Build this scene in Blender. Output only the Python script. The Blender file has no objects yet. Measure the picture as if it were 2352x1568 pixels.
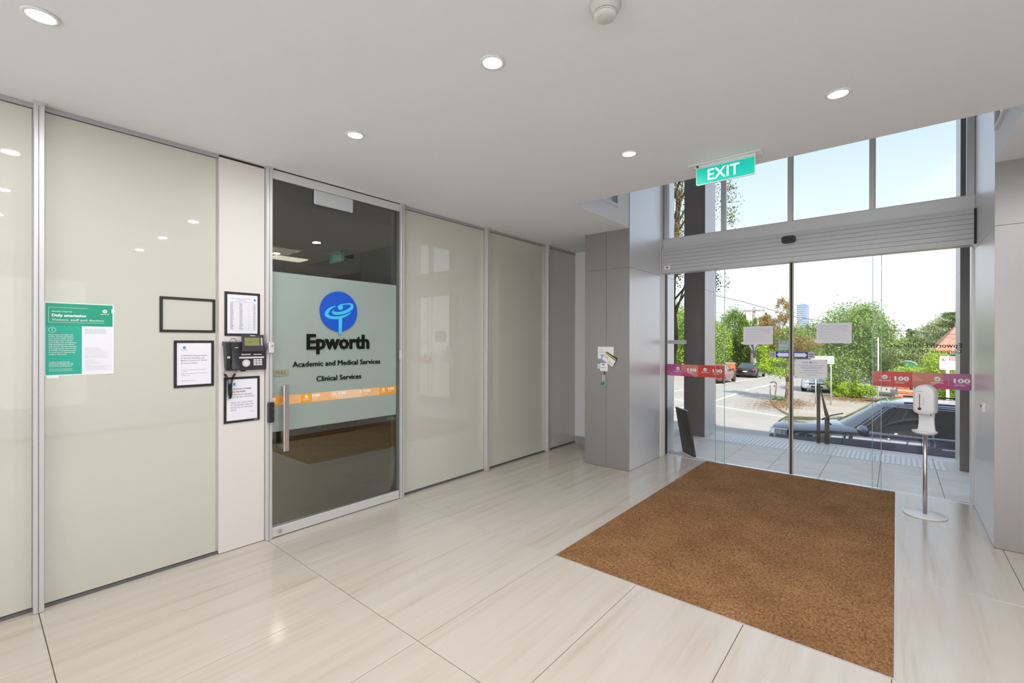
import bpy, bmesh, math, random
import numpy as np
from math import sin, cos, pi, radians
from mathutils import Vector, Matrix, Euler
random.seed(7); RNG = np.random.default_rng(7)
scene = bpy.context.scene
COL = scene.collection

# ------------------------------------------------------------------ camera
FPX = 1050.476
yaw, pit, rol = radians(40.04444), radians(-.0550193), radians(.1079459)
F = Vector((-sin(yaw)*cos(pit), cos(yaw)*cos(pit), sin(pit)))
R_ = Vector((cos(yaw), sin(yaw), 0)); U_ = R_.cross(F)
R2 = R_*cos(rol) + U_*sin(rol); U2 = U_*cos(rol) - R_*sin(rol)
CAMZ = 1.494126
cd = bpy.data.cameras.new('camera'); cam = bpy.data.objects.new('camera', cd); COL.objects.link(cam)
cd.sensor_width = 36; cd.sensor_fit = 'HORIZONTAL'; cd.lens = 36*FPX/2352; cd.clip_start = .05; cd.clip_end = 2000
M = Matrix.Identity(4)
for i in range(3):
    M[i][0] = R2[i]; M[i][1] = U2[i]; M[i][2] = -F[i]
M[2][3] = CAMZ
cam.matrix_world = M
scene.camera = cam

# ------------------------------------------------------------------ world, sun, exposure
scene.view_settings.view_transform = 'Standard'
try: scene.view_settings.look = 'None'
except Exception: pass
scene.view_settings.exposure = 0.25
scene.view_settings.gamma = 1.0
scene.view_settings.use_curve_mapping = False
scene.cycles.use_denoising = True
scene.cycles.max_bounces = 10
scene.cycles.transparent_max_bounces = 24
scene.cycles.sample_clamp_indirect = 6.0

w = bpy.data.worlds.new('sky'); scene.world = w; w.use_nodes = True
nt = w.node_tree; nt.nodes.clear()
def N(t, kind, **k):
    n = t.nodes.new(kind)
    for a, b in k.items(): setattr(n, a, b)
    return n
out = N(nt, 'ShaderNodeOutputWorld'); bg = N(nt, 'ShaderNodeBackground')
tc = N(nt, 'ShaderNodeTexCoord'); sep = N(nt, 'ShaderNodeSeparateXYZ')
nt.links.new(tc.outputs['Generated'], sep.inputs[0])
cr = N(nt, 'ShaderNodeValToRGB'); nt.links.new(sep.outputs['Z'], cr.inputs[0])
e = cr.color_ramp.elements
e[0].position = 0.0; e[0].color = (.80, .84, .88, 1)
e[1].position = .75; e[1].color = (.50, .62, .79, 1)
x_ = e.new(.12); x_.color = (.75, .81, .88, 1)
x_ = e.new(.24); x_.color = (.61, .72, .86, 1)
x_ = e.new(.40); x_.color = (.43, .575, .775, 1)
mp = N(nt, 'ShaderNodeMapping'); mp.inputs['Scale'].default_value = (1.5, 1.5, 7.0)
nt.links.new(tc.outputs['Generated'], mp.inputs[0])
no = N(nt, 'ShaderNodeTexNoise'); no.inputs['Scale'].default_value = 2.2; no.inputs['Detail'].default_value = 6; no.inputs['Roughness'].default_value = .55
nt.links.new(mp.outputs[0], no.inputs['Vector'])
cc = N(nt, 'ShaderNodeValToRGB'); cc.color_ramp.elements[0].position = .53; cc.color_ramp.elements[0].color = (0, 0, 0, 1)
cc.color_ramp.elements[1].position = .80; cc.color_ramp.elements[1].color = (1, 1, 1, 1)
nt.links.new(no.outputs['Fac'], cc.inputs[0])
mx = N(nt, 'ShaderNodeMix', data_type='RGBA'); mx.inputs[7].default_value = (.86, .88, .91, 1)
ml = N(nt, 'ShaderNodeMath', operation='MULTIPLY'); ml.inputs[1].default_value = .75
nt.links.new(cc.outputs[0], ml.inputs[0]); nt.links.new(ml.outputs[0], mx.inputs[0]); nt.links.new(cr.outputs[0], mx.inputs[6])
nt.links.new(mx.outputs[2], bg.inputs[0]); bg.inputs[1].default_value = 1.22
nt.links.new(bg.outputs[0], out.inputs[0])

sd = bpy.data.lights.new('sun', 'SUN'); sun = bpy.data.objects.new('sun', sd); COL.objects.link(sun)
sd.energy = 5.2; sd.angle = radians(.7); sd.color = (1.0, .95, .86)
sv = Vector((.56, -.80, .86)).normalized()
sun.rotation_euler = sv.to_track_quat('Z', 'Y').to_euler()

def area(name, loc, rot, sx, sy, energy, color=(1, 1, 1)):
    l = bpy.data.lights.new(name, 'AREA'); l.shape = 'RECTANGLE'; l.size = sx; l.size_y = sy; l.energy = energy; l.color = color
    o = bpy.data.objects.new(name, l); o.location = loc; o.rotation_euler = rot; COL.objects.link(o); return o
# unseen fill lamps added at rear and right walls to brighten the lobby
area('rear_fill_light', (-.4, -4.85, 1.45), (radians(90), 0, 0), 5.2, 2.2, 100, (.97, .985, 1))
area('side_fill_light', (2.9, -1.0, 1.45), (radians(90), 0, radians(90)), 4.5, 2.0, 14, (.97, .985, 1))
def downlight(x, y, z=2.778, e=9.0):
    l = bpy.data.lights.new('downlight_or_fill', 'AREA'); l.shape = 'DISK'; l.size = .09; l.energy = e; l.color = (.965, .98, 1)
    o = bpy.data.objects.new('downlight_or_fill', l); o.location = (x, y, z); COL.objects.link(o); return o

# ------------------------------------------------------------------ materials
MATS = {}
def mat(name, col, rough=.5, metal=0, noise=0, nscale=20, bump=0, bscale=60, coat=0, spec=.5, stretch=None, emis=None, estr=0, coatr=.03):
    if name in MATS: return MATS[name]
    m = bpy.data.materials.new(name); m.use_nodes = True; t = m.node_tree
    b = t.nodes['Principled BSDF']
    b.inputs['Base Color'].default_value = (*col, 1); b.inputs['Roughness'].default_value = rough; b.inputs['Metallic'].default_value = metal
    b.inputs['Specular IOR Level'].default_value = spec
    b.inputs['Coat Weight'].default_value = coat; b.inputs['Coat Roughness'].default_value = coatr
    tcn = N(t, 'ShaderNodeTexCoord'); v = tcn.outputs['Object']
    if stretch:
        mpn = N(t, 'ShaderNodeMapping'); mpn.inputs['Scale'].default_value = stretch; t.links.new(v, mpn.inputs[0]); v = mpn.outputs[0]
    nz = N(t, 'ShaderNodeTexNoise'); nz.inputs['Scale'].default_value = nscale; nz.inputs['Detail'].default_value = 4; t.links.new(v, nz.inputs['Vector'])
    mxn = N(t, 'ShaderNodeMix', data_type='RGBA'); t.links.new(nz.outputs['Fac'], mxn.inputs[0])
    k = max(noise, .015)
    mxn.inputs[6].default_value = (*[c*(1-k) for c in col], 1); mxn.inputs[7].default_value = (*[min(1, c*(1+k)) for c in col], 1)
    t.links.new(mxn.outputs[2], b.inputs['Base Color'])
    if bump:
        nb = N(t, 'ShaderNodeTexNoise'); nb.inputs['Scale'].default_value = bscale; nb.inputs['Detail'].default_value = 3; t.links.new(v, nb.inputs['Vector'])
        bp = N(t, 'ShaderNodeBump'); bp.inputs['Strength'].default_value = bump; bp.inputs['Distance'].default_value = .01
        t.links.new(nb.outputs['Fac'], bp.inputs['Height']); t.links.new(bp.outputs[0], b.inputs['Normal'])
    if emis:
        b.inputs['Emission Color'].default_value = (*emis, 1); b.inputs['Emission Strength'].default_value = estr
    MATS[name] = m; return m
def glass(name, tint, ior=1.5, rough=0.0, extra=0.0):
    if name in MATS: return MATS[name]
    m = bpy.data.materials.new(name); m.use_nodes = True; t = m.node_tree; t.nodes.clear()
    o = N(t, 'ShaderNodeOutputMaterial'); tr = N(t, 'ShaderNodeBsdfTransparent'); tr.inputs[0].default_value = (*tint, 1)
    g = N(t, 'ShaderNodeBsdfGlossy'); g.inputs['Roughness'].default_value = rough; g.inputs['Color'].default_value = (1, 1, 1, 1)
    fr = N(t, 'ShaderNodeFresnel'); fr.inputs['IOR'].default_value = ior
    ad = N(t, 'ShaderNodeMath', operation='ADD'); ad.inputs[1].default_value = extra; t.links.new(fr.outputs[0], ad.inputs[0])
    mxn = N(t, 'ShaderNodeMixShader'); t.links.new(ad.outputs[0], mxn.inputs[0]); t.links.new(tr.outputs[0], mxn.inputs[1]); t.links.new(g.outputs[0], mxn.inputs[2])
    t.links.new(mxn.outputs[0], o.inputs[0]); MATS[name] = m; return m
def ramp_mat(name, stops, nscale, detail, stretch, rough, bump=0, bscale=100, coord='Object', rnd=0, spec=.5, coat=0, bdist=.01, distort=0):
    if name in MATS: return MATS[name]
    m = bpy.data.materials.new(name); m.use_nodes = True; t = m.node_tree; b = t.nodes['Principled BSDF']
    b.inputs['Roughness'].default_value = rough; b.inputs['Specular IOR Level'].default_value = spec; b.inputs['Coat Weight'].default_value = coat
    tcn = N(t, 'ShaderNodeTexCoord'); v = tcn.outputs[coord]
    mpn = N(t, 'ShaderNodeMapping'); mpn.inputs['Scale'].default_value = stretch; t.links.new(v, mpn.inputs[0])
    if rnd:
        oi = N(t, 'ShaderNodeObjectInfo'); mm = N(t, 'ShaderNodeMath', operation='MULTIPLY'); mm.inputs[1].default_value = 37.0*rnd
        t.links.new(oi.outputs['Random'], mm.inputs[0]); cb = N(t, 'ShaderNodeCombineXYZ')
        for i in range(3): t.links.new(mm.outputs[0], cb.inputs[i])
        t.links.new(cb.outputs[0], mpn.inputs['Location'])
    nz = N(t, 'ShaderNodeTexNoise'); nz.inputs['Scale'].default_value = nscale; nz.inputs['Detail'].default_value = detail; nz.inputs['Distortion'].default_value = distort
    nz.inputs['Roughness'].default_value = .6
    t.links.new(mpn.outputs[0], nz.inputs['Vector'])
    r = N(t, 'ShaderNodeValToRGB'); t.links.new(nz.outputs['Fac'], r.inputs[0])
    els = r.color_ramp.elements
    els[0].position = stops[0][0]; els[0].color = (*stops[0][1], 1); els[1].position = stops[-1][0]; els[1].color = (*stops[-1][1], 1)
    for p, c in stops[1:-1]:
        q = els.new(p); q.color = (*c, 1)
    t.links.new(r.outputs[0], b.inputs['Base Color'])
    if bump:
        nb = N(t, 'ShaderNodeTexNoise'); nb.inputs['Scale'].default_value = bscale; nb.inputs['Detail'].default_value = 4; t.links.new(tcn.outputs[coord], nb.inputs['Vector'])
        bp = N(t, 'ShaderNodeBump'); bp.inputs['Strength'].default_value = bump; bp.inputs['Distance'].default_value = bdist
        t.links.new(nb.outputs['Fac'], bp.inputs['Height']); t.links.new(bp.outputs[0], b.inputs['Normal'])
    MATS[name] = m; return m
def leafmat(name, cols):
    m = bpy.data.materials.new(name); m.use_nodes = True; t = m.node_tree; b = t.nodes['Principled BSDF']
    b.inputs['Roughness'].default_value = .5; b.inputs['Specular IOR Level'].default_value = .35
    g = N(t, 'ShaderNodeNewGeometry'); r = N(t, 'ShaderNodeValToRGB'); t.links.new(g.outputs['Random Per Island'], r.inputs[0])
    els = r.color_ramp.elements; n = len(cols)
    els[0].position = 0; els[0].color = (*cols[0], 1); els[1].position = 1; els[1].color = (*cols[-1], 1)
    for i, c in enumerate(cols[1:-1]):
        q = els.new((i+1)/(n-1)); q.color = (*c, 1)
    t.links.new(r.outputs[0], b.inputs['Base Color'])
    tl = N(t, 'ShaderNodeBsdfTranslucent'); t.links.new(r.outputs[0], tl.inputs[0])
    ms = N(t, 'ShaderNodeMixShader'); ms.inputs[0].default_value = .35
    t.links.new(b.outputs[0], ms.inputs[1]); t.links.new(tl.outputs[0], ms.inputs[2]); t.links.new(ms.outputs[0], t.nodes['Material Output'].inputs[0])
    return m

m_ceil = mat('ceiling_paint', (.845, .865, .90), .8, noise=.01)
m_white = mat('white_paint', (.84, .835, .835), .6)
m_trim = mat('grey_skirting', (.42, .41, .40), .5)
m_sage = mat('back_painted_glass', (.57, .568, .49), .45, noise=.02, nscale=1.5, coat=1.0, coatr=.012)
MATS['back_painted_glass'].node_tree.nodes['Principled BSDF'].inputs['Coat IOR'].default_value = 1.8
m_alu = mat('anodised_aluminium', (.62, .615, .61), .38, metal=.4, noise=.02, stretch=(60, 60, 1))
m_aluw = mat('satin_aluminium_light', (.74, .735, .73), .35, metal=.45)
m_acm = mat('lit_composite_panel', (.74, .74, .75), .33, metal=.4, noise=.03, nscale=3, stretch=(12, 12, .6))  # entrance column sides: bright reflected daylight put into the panel colour
m_acm2 = mat('shaded_composite_panel', (.34, .325, .32), .36, metal=.55, noise=.03, nscale=3, stretch=(12, 12, .6))  # entrance column fronts: same panel, darkened in colour for the shaded face
m_acmo = mat('shaded_porch_panel', (.20, .172, .162), .42, metal=.3, noise=.05, nscale=5, stretch=(8, 8, .6))  # porch column fronts: shade of the building side put into the colour
m_acms = mat('lit_porch_panel', (.66, .645, .63), .38, metal=.25, noise=.05, nscale=5, stretch=(8, 8, .6))  # porch column sides: same panel, lightened in colour as the lit face
m_shadow = mat('dark_gap', (.02, .02, .02), .9)
m_cream = mat('cream_laminate', (.72, .675, .635), .45, noise=.012)
m_black = mat('black_plastic', (.018, .017, .018), .38, noise=.05)
m_char = mat('charcoal_plastic', (.035, .035, .042), .33, noise=.04)
m_key = mat('white_key', (.78, .78, .80), .4)
m_silver = mat('silver_plastic', (.66, .66, .68), .35, metal=.2)
m_lcd = mat('lcd_green', (.21, .235, .07), .25, coat=.5)
m_steel = mat('brushed_steel', (.60, .57, .545), .3, metal=.95, noise=.04, nscale=10, stretch=(1, 1, 60))
m_chrome = mat('chrome', (.8, .8, .82), .1, metal=1)
m_paper = mat('paper', (.80, .79, .85), .6, noise=.01)
m_paperw = mat('bright_paper', (.88, .87, .89), .55)
m_ink = mat('black_ink', (.015, .015, .017), .5)
m_inkg = mat('grey_ink', (.22, .22, .25), .6)
m_inkl = mat('pale_grey_ink', (.42, .42, .46), .6)
m_logo = mat('logo_blue', (.006, .085, .55), .3, coat=.3)
m_logoc = mat('logo_cyan', (.05, .50, .80), .35)
m_letter = mat('black_lettering', (.006, .0065, .0065), .7, spec=.15)
m_green = mat('poster_green', (.0, .33, .20), .35, noise=.08, nscale=8, coat=.4)
m_green2 = mat('poster_light_green', (.0, .40, .28), .35, noise=.05, nscale=6, coat=.4)
m_whiteink = mat('white_ink', (.85, .88, .87), .5)
m_brass = mat('pull_plate_metal', (.42, .40, .30), .35, metal=.5)
m_exit = mat('exit_green', (.0, .40, .31), .4, emis=(.0, .55, .42), estr=.42)
m_exitw = mat('exit_white', (.85, .9, .85), .4, emis=(1, 1, .95), estr=.32)
m_plast = mat('white_plastic', (.80, .80, .81), .35)
m_det = mat('detector_plastic', (.62, .61, .58), .45)
m_lamp = mat('lit_lamp_lens', (1, 1, 1), .4, emis=(1, .99, .97), estr=6)
m_blue = mat('sticker_blue', (.012, .02, .42), .4)
m_red = mat('print_red', (.62, .035, .03), .4)
m_frost = mat('frosted_film', (.31, .37, .335), .35, noise=.04, nscale=1.3, coat=1.0, coatr=.01)
m_tile = ramp_mat('travertine', [(.25, (.45, .375, .30)), (.40, (.525, .46, .39)), (.50, (.55, .49, .425)), (.60, (.56, .50, .435)), (.75, (.60, .545, .485))], 1.5, 9, (9.5, .55, 1), .15, bump=.02, bscale=120, rnd=1, distort=.22)
m_tile2 = ramp_mat('grout', [(.3, (.16, .12, .09)), (.7, (.28, .22, .17))], 30, 3, (1, 1, 1), .9)
m_paver = ramp_mat('grey_paver', [(.3, (.64, .575, .53)), (.7, (.75, .68, .63))], 2.5, 6, (1, 2.5, 1), .55, bump=.08, bscale=90, rnd=1)
m_paverj = mat('paver_joint', (.16, .16, .165), .9)
m_tact = mat('tactile_strip', (.72, .72, .72), .45, metal=.2, noise=.05, nscale=90)
m_coir = ramp_mat('coir_mat', [(.30, (.17, .075, .028)), (.48, (.36, .185, .080)), (.62, (.46, .26, .125)), (.80, (.62, .42, .24))], 70, 8, (1, .7, 1), .95, bump=1.0, bscale=170, spec=.1, bdist=.012)
def coir_patches():
    t = m_coir.node_tree; b = t.nodes['Principled BSDF']; src = b.inputs['Base Color'].links[0].from_socket
    tcn = N(t, 'ShaderNodeTexCoord'); n1 = N(t, 'ShaderNodeTexNoise'); n1.inputs['Scale'].default_value = 2.4; n1.inputs['Detail'].default_value = 8; n1.inputs['Roughness'].default_value = .65
    t.links.new(tcn.outputs['Object'], n1.inputs['Vector']); r_ = N(t, 'ShaderNodeValToRGB'); t.links.new(n1.outputs['Fac'], r_.inputs[0])
    r_.color_ramp.elements[0].position = .33; r_.color_ramp.elements[0].color = (.72, .66, .60, 1); r_.color_ramp.elements[1].position = .70; r_.color_ramp.elements[1].color = (1.12, 1.12, 1.12, 1)
    m_ = N(t, 'ShaderNodeMix', data_type='RGBA', blend_type='MULTIPLY'); m_.inputs[0].default_value = 1.0
    t.links.new(src, m_.inputs[6]); t.links.new(r_.outputs[0], m_.inputs[7]); t.links.new(m_.outputs[2], b.inputs['Base Color'])
coir_patches()
m_fib = leafmat('coir_fibre', [(.16, .07, .025), (.30, .15, .06), (.42, .23, .10), (.52, .33, .17), (.80, .62, .40)])
m_road = ramp_mat('asphalt', [(.3, (.37, .335, .305)), (.7, (.44, .40, .37))], .5, 9, (1, 1, 1), .9, bump=.2, bscale=8)
m_foot = ramp_mat('footpath', [(.3, (.36, .30, .25)), (.7, (.47, .41, .35))], .6, 9, (1, 3, 1), .9, bump=.2, bscale=8)
m_line = mat('road_paint', (.75, .75, .72), .7, noise=.1)
m_kerb = mat('kerb_stone', (.45, .43, .40), .8, noise=.1)
m_brick = ramp_mat('brick', [(.3, (.42, .10, .04)), (.7, (.62, .22, .10))], 6, 4, (1, 1, 1), .85, rnd=1)
m_mortar = mat('mortar', (.50, .42, .35), .9)
m_bark = ramp_mat('bark', [(.35, (.12, .08, .055)), (.6, (.42, .30, .21))], 6, 6, (1, 1, .5), .9, bump=.5, bscale=20)
m_bark2 = ramp_mat('dark_bark', [(.35, (.05, .035, .02)), (.6, (.16, .10, .06))], 6, 6, (1, 1, .5), .9)
m_woodp = ramp_mat('weathered_pole', [(.3, (.22, .20, .18)), (.7, (.42, .40, .37))], 5, 5, (1, 1, .3), .9)
m_wire = mat('wire_black', (.06, .06, .065), .6)
m_rust = mat('bronze_metal', (.085, .07, .05), .4, metal=.5, noise=.1, nscale=8)
m_roof = ramp_mat('terracotta', [(.3, (.50, .15, .10)), (.7, (.72, .32, .24))], 3, 4, (1, 1, 1), .85)
m_hgreen = mat('canopy_green', (.015, .20, .09), .6)
m_tower = mat('tower_glass', (.17, .24, .36), .3, noise=.15, nscale=.2)
m_tower2 = mat('tower_band', (.36, .43, .54), .5)
m_signw = mat('sign_white', (.80, .80, .80), .5)
m_signg = mat('sign_back_grey', (.50, .52, .49), .5)
m_plate = mat('number_plate', (.85, .85, .85), .5)
m_tyre = mat('tyre', (.015, .015, .016), .8)
m_rim = mat('alloy', (.65, .65, .67), .3, metal=.8)
m_tail = mat('tail_lamp', (.65, .01, .02), .2, coat=.5)
m_head = mat('headlamp', (.62, .64, .68), .08, metal=.55, coat=1)
m_carglass = mat('car_glass', (.010, .014, .014), .04, coat=1.0, spec=.9)
MATS['car_glass'].node_tree.nodes['Principled BSDF'].inputs['Coat IOR'].default_value = 1.8
m_litter = leafmat('leaf_litter', [(.20, .08, .03), (.42, .22, .10), (.55, .38, .22), (.30, .16, .08)])
g_clear = glass('clear_glass', (.985, .99, .985), 1.17)
g_leaf = glass('door_glass', (.972, .985, .978), 1.17)
g_edge = mat('glass_edge', (.30, .42, .38), .2)
g_dark = glass('tinted_glass', (.52, .53, .48), 1.6, 0, .06)
m_room = mat('office_wall', (.40, .38, .33), .8)
m_roomf = mat('office_floor', (.10, .10, .095), .5)
m_roomc = mat('office_ceiling', (.42, .42, .33), .8)
for k_, c_, in dict(purple=(.40, .075, .26), magenta=(.55, .03, .17), salmon=(.60, .20, .15), salmon2=(.68, .28, .20), red=(.60, .045, .035), red2=(.52, .07, .06), purple2=(.45, .13, .28),
                    orange=(.83, .33, .035), orange2=(.85, .46, .19), orange3=(.85, .56, .36)).items():
    mat('band_'+k_, c_, .35, noise=.03, nscale=2)

# ------------------------------------------------------------------ builders
ORG = {}
def wl(o): return ORG.get(o.name, Vector((0, 0, 0)))
class MB:
    def __init__(s): s.v = []; s.f = []; s.m = []; s.mi = 0; s.sm = []; s.smooth = False
    def add(s, vs, fs, smooth=None):
        b = len(s.v); s.v += [tuple(p) for p in vs]
        for f in fs: s.f.append([i+b for i in f]); s.m.append(s.mi); s.sm.append(s.smooth if smooth is None else smooth)
        return s
    def box(s, x0, x1, y0, y1, z0, z1, b=0):
        if x0 > x1: x0, x1 = x1, x0
        if y0 > y1: y0, y1 = y1, y0
        if z0 > z1: z0, z1 = z1, z0
        if b <= 0:
            return s.add([(x0,y0,z0),(x1,y0,z0),(x1,y1,z0),(x0,y1,z0),(x0,y0,z1),(x1,y0,z1),(x1,y1,z1),(x0,y1,z1)],
                [(0,3,2,1),(4,5,6,7),(0,1,5,4),(1,2,6,5),(2,3,7,6),(3,0,4,7)])
        b = min(b, (x1-x0)/2.01, (y1-y0)/2.01, (z1-z0)/2.01)
        vs = []; idx = {}
        X = ((x0, x0+b), (x1, x1-b)); Y = ((y0, y0+b), (y1, y1-b)); Z = ((z0, z0+b), (z1, z1-b))
        for i in (0,1):
            for j in (0,1):
                for k in (0,1):
                    for a in range(3):
                        p = (X[i][0 if a == 0 else 1], Y[j][0 if a == 1 else 1], Z[k][0 if a == 2 else 1])
                        idx[(i,j,k,a)] = len(vs); vs.append(p)
        g = lambda i,j,k,a: idx[(i,j,k,a)]
        fs = [[g(0,0,0,0),g(0,0,1,0),g(0,1,1,0),g(0,1,0,0)],[g(1,0,0,0),g(1,1,0,0),g(1,1,1,0),g(1,0,1,0)],
              [g(0,0,0,1),g(1,0,0,1),g(1,0,1,1),g(0,0,1,1)],[g(0,1,0,1),g(0,1,1,1),g(1,1,1,1),g(1,1,0,1)],
              [g(0,0,0,2),g(0,1,0,2),g(1,1,0,2),g(1,0,0,2)],[g(0,0,1,2),g(1,0,1,2),g(1,1,1,2),g(0,1,1,2)]]
        for k in (0,1):
            for j in (0,1): fs.append([g(0,j,k,1),g(1,j,k,1),g(1,j,k,2),g(0,j,k,2)])
            for i in (0,1): fs.append([g(i,0,k,0),g(i,1,k,0),g(i,1,k,2),g(i,0,k,2)])
        for i in (0,1):
            for j in (0,1): fs.append([g(i,j,0,0),g(i,j,1,0),g(i,j,1,1),g(i,j,0,1)])
        for i in (0,1):
            for j in (0,1):
                for k in (0,1): fs.append([g(i,j,k,0),g(i,j,k,1),g(i,j,k,2)])
        return s.add(vs, fs)
    def prism(s, pts, O, R, U, N_, d):
        """polygon pts (u,v) in plane O,R,U, extruded by d along N_"""
        O, R, U, N_ = map(Vector, (O, R, U, N_)); n = len(pts)
        a = [O+R*u+U*v for u, v in pts]; c = [p+N_*d for p in a]
        fs = [list(range(n))[::-1], [n+i for i in range(n)]] + [[i, (i+1) % n, n+(i+1) % n, n+i] for i in range(n)]
        return s.add([tuple(p) for p in a+c], fs)
    def disc(s, c, n, r, d, seg=32, r2=None):
        n = Vector(n).normalized(); q = n.to_track_quat('Z', 'Y').to_matrix(); c = Vector(c); r2 = r if r2 is None else r2
        vs = [tuple(c+q@Vector((r*cos(2*pi*i/seg), r*sin(2*pi*i/seg), 0))) for i in range(seg)] + [tuple(c+q@Vector((r2*cos(2*pi*i/seg), r2*sin(2*pi*i/seg), d))) for i in range(seg)]
        b = len(s.v); s.v += vs
        s.f.append([b+i for i in range(seg)][::-1]); s.m.append(s.mi); s.sm.append(False)
        s.f.append([b+seg+i for i in range(seg)]); s.m.append(s.mi); s.sm.append(False)
        for i in range(seg): s.f.append([b+i, b+(i+1) % seg, b+seg+(i+1) % seg, b+seg+i]); s.m.append(s.mi); s.sm.append(True)
        return s
    def tube(s, pts, r, seg=8, cap=True):
        pts = [Vector(p) for p in pts]; rs = r if isinstance(r, (list, tuple)) else [r]*len(pts)
        rings = []; up = None
        for i, p in enumerate(pts):
            t = (pts[min(i+1, len(pts)-1)]-pts[max(i-1, 0)]).normalized()
            if up is None:
                up = Vector((0, 0, 1)) if abs(t.z) < .9 else Vector((1, 0, 0))
            a = t.cross(up).normalized(); up = a.cross(t).normalized()
            rings.append([tuple(p+(a*cos(2*pi*k/seg)+up*sin(2*pi*k/seg))*rs[i]) for k in range(seg)])
        b = len(s.v)
        for rg in rings: s.v += rg
        for i in range(len(pts)-1):
            for k in range(seg):
                s.f.append([b+i*seg+k, b+i*seg+(k+1) % seg, b+(i+1)*seg+(k+1) % seg, b+(i+1)*seg+k]); s.m.append(s.mi); s.sm.append(True)
        if cap:
            s.f.append([b+k for k in range(seg)][::-1]); s.m.append(s.mi); s.sm.append(False)
            s.f.append([b+(len(pts)-1)*seg+k for k in range(seg)]); s.m.append(s.mi); s.sm.append(False)
        return s
    def lathe(s, prof, c, axis=(0, 0, 1), seg=32):
        q = Vector(axis).to_track_quat('Z', 'Y').to_matrix(); c = Vector(c); b = len(s.v)
        for r, z in prof:
            for k in range(seg): s.v.append(tuple(c+q@Vector((r*cos(2*pi*k/seg), r*sin(2*pi*k/seg), z))))
        for i in range(len(prof)-1):
            for k in range(seg):
                s.f.append([b+i*seg+k, b+i*seg+(k+1) % seg, b+(i+1)*seg+(k+1) % seg, b+(i+1)*seg+k]); s.m.append(s.mi); s.sm.append(True)
        return s
    def grid(s, P, smooth=True, closeu=False):
        """P[i][j] grid of points"""
        n = len(P); m = len(P[0]); b = len(s.v)
        for r in P: s.v += [tuple(p) for p in r]
        for i in range(n-1):
            for j in range(m-1 if not closeu else m):
                s.f.append([b+i*m+j, b+i*m+(j+1) % m, b+(i+1)*m+(j+1) % m, b+(i+1)*m+j]); s.m.append(s.mi); s.sm.append(smooth)
        return s
    def build(s, name, mats, parent=None, world=True, kind=None, label=None):
        me = bpy.data.meshes.new(name)
        off = wl(parent) if (parent is not None and world) else Vector((0, 0, 0))
        vs = [(a-off.x, b-off.y, c-off.z) for a, b, c in s.v]
        me.from_pydata(vs, [], s.f)
        if not isinstance(mats, (list, tuple)): mats = [mats]
        for m_ in mats: me.materials.append(m_)
        me.polygons.foreach_set('material_index', s.m); me.polygons.foreach_set('use_smooth', s.sm); me.update()
        return link(name, me, parent, off, kind, label)
def link(name, me, parent=None, off=None, kind=None, label=None):
    o = bpy.data.objects.new(name, me); COL.objects.link(o)
    if parent is not None: o.parent = parent
    ORG[o.name] = off if off is not None else wl(parent) if parent is not None else Vector((0, 0, 0))
    if kind is None and parent is not None and (name.endswith('_print') or name in ('table_rule', 'print_line', 'red_mark', 'black_mark', 'white_lettering', 'band_highlight', 'plate_text', 'printed_mark', 'switch_slot')): kind = 'stuff'
    if kind: o['kind'] = kind
    if label: o['label'] = label
    return o
def thing(name, label, cat, loc, rotz=0, group=None):
    o = bpy.data.objects.new(name, None); COL.objects.link(o); o.location = loc; o.rotation_euler = (0, 0, rotz); o.empty_display_size = .1
    o['label'] = label; o['category'] = cat
    if group: o['group'] = group
    ORG[o.name] = Vector(loc); return o
def struct(name, loc=(0, 0, 0)):
    o = bpy.data.objects.new(name, None); COL.objects.link(o); o.location = loc; o['kind'] = 'structure'; ORG[o.name] = Vector(loc); return o
def tag(o, label, cat, group=None):
    o['label'] = label; o['category'] = cat
    if group: o['group'] = group
    return o
def B(*a, **k): return MB().box(*a, **k)
def blob(name, mats, parent, vs, fs): return MB().add(vs, fs).build(name, mats, parent)

# text -------------------------------------------------------------
_tc = {}
def tmesh(s, bold=0):
    key = (s, bold)
    if key in _tc: return _tc[key]
    cu = bpy.data.curves.new('t', 'FONT'); cu.body = s; cu.resolution_u = 2; cu.offset = bold; cu.space_line = 1.0
    ob = bpy.data.objects.new('t', cu); me = bpy.data.meshes.new_from_object(ob)
    v = np.array([p.co[:2] for p in me.vertices]) if len(me.vertices) else np.zeros((0, 2)); f = [list(p.vertices) for p in me.polygons]
    bpy.data.objects.remove(ob); bpy.data.curves.remove(cu); bpy.data.meshes.remove(me)
    _tc[key] = (v, f); return v, f
CAPH = float(tmesh('H')[0][:, 1].max())
def txt(mb, s, O, R, U, h, w=None, Nn=None, d=0, bold=0, align='l'):
    """O: left end of baseline; h: cap height; w: forced overall width; Nn,d: thickness"""
    v, f = tmesh(s, bold)
    if not len(v): return
    O, R, U = Vector(O), Vector(R), Vector(U); x0 = v[:, 0].min(); wd = v[:, 0].max()-x0; k = h/CAPH
    kx = k if w is None else w/wd
    if align == 'c': O = O - R*(wd*kx/2)
    if align == 'r': O = O - R*(wd*kx)
    P = [O+R*((a-x0)*kx)+U*(b*k) for a, b in v]
    if not d: mb.add([tuple(p) for p in P], f)
    else:
        Nn = Vector(Nn); n = len(P); Q = [p+Nn*d for p in P]
        fs = [[n+i for i in q] for q in f]
        ed = {}
        for q in f:
            for i in range(len(q)): ed[(q[i], q[(i+1) % len(q)])] = 1
        for (a, b) in ed:
            if (b, a) not in ed: fs.append([a, b, n+b, n+a])
        mb.add([tuple(p) for p in P+Q], fs)
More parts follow.
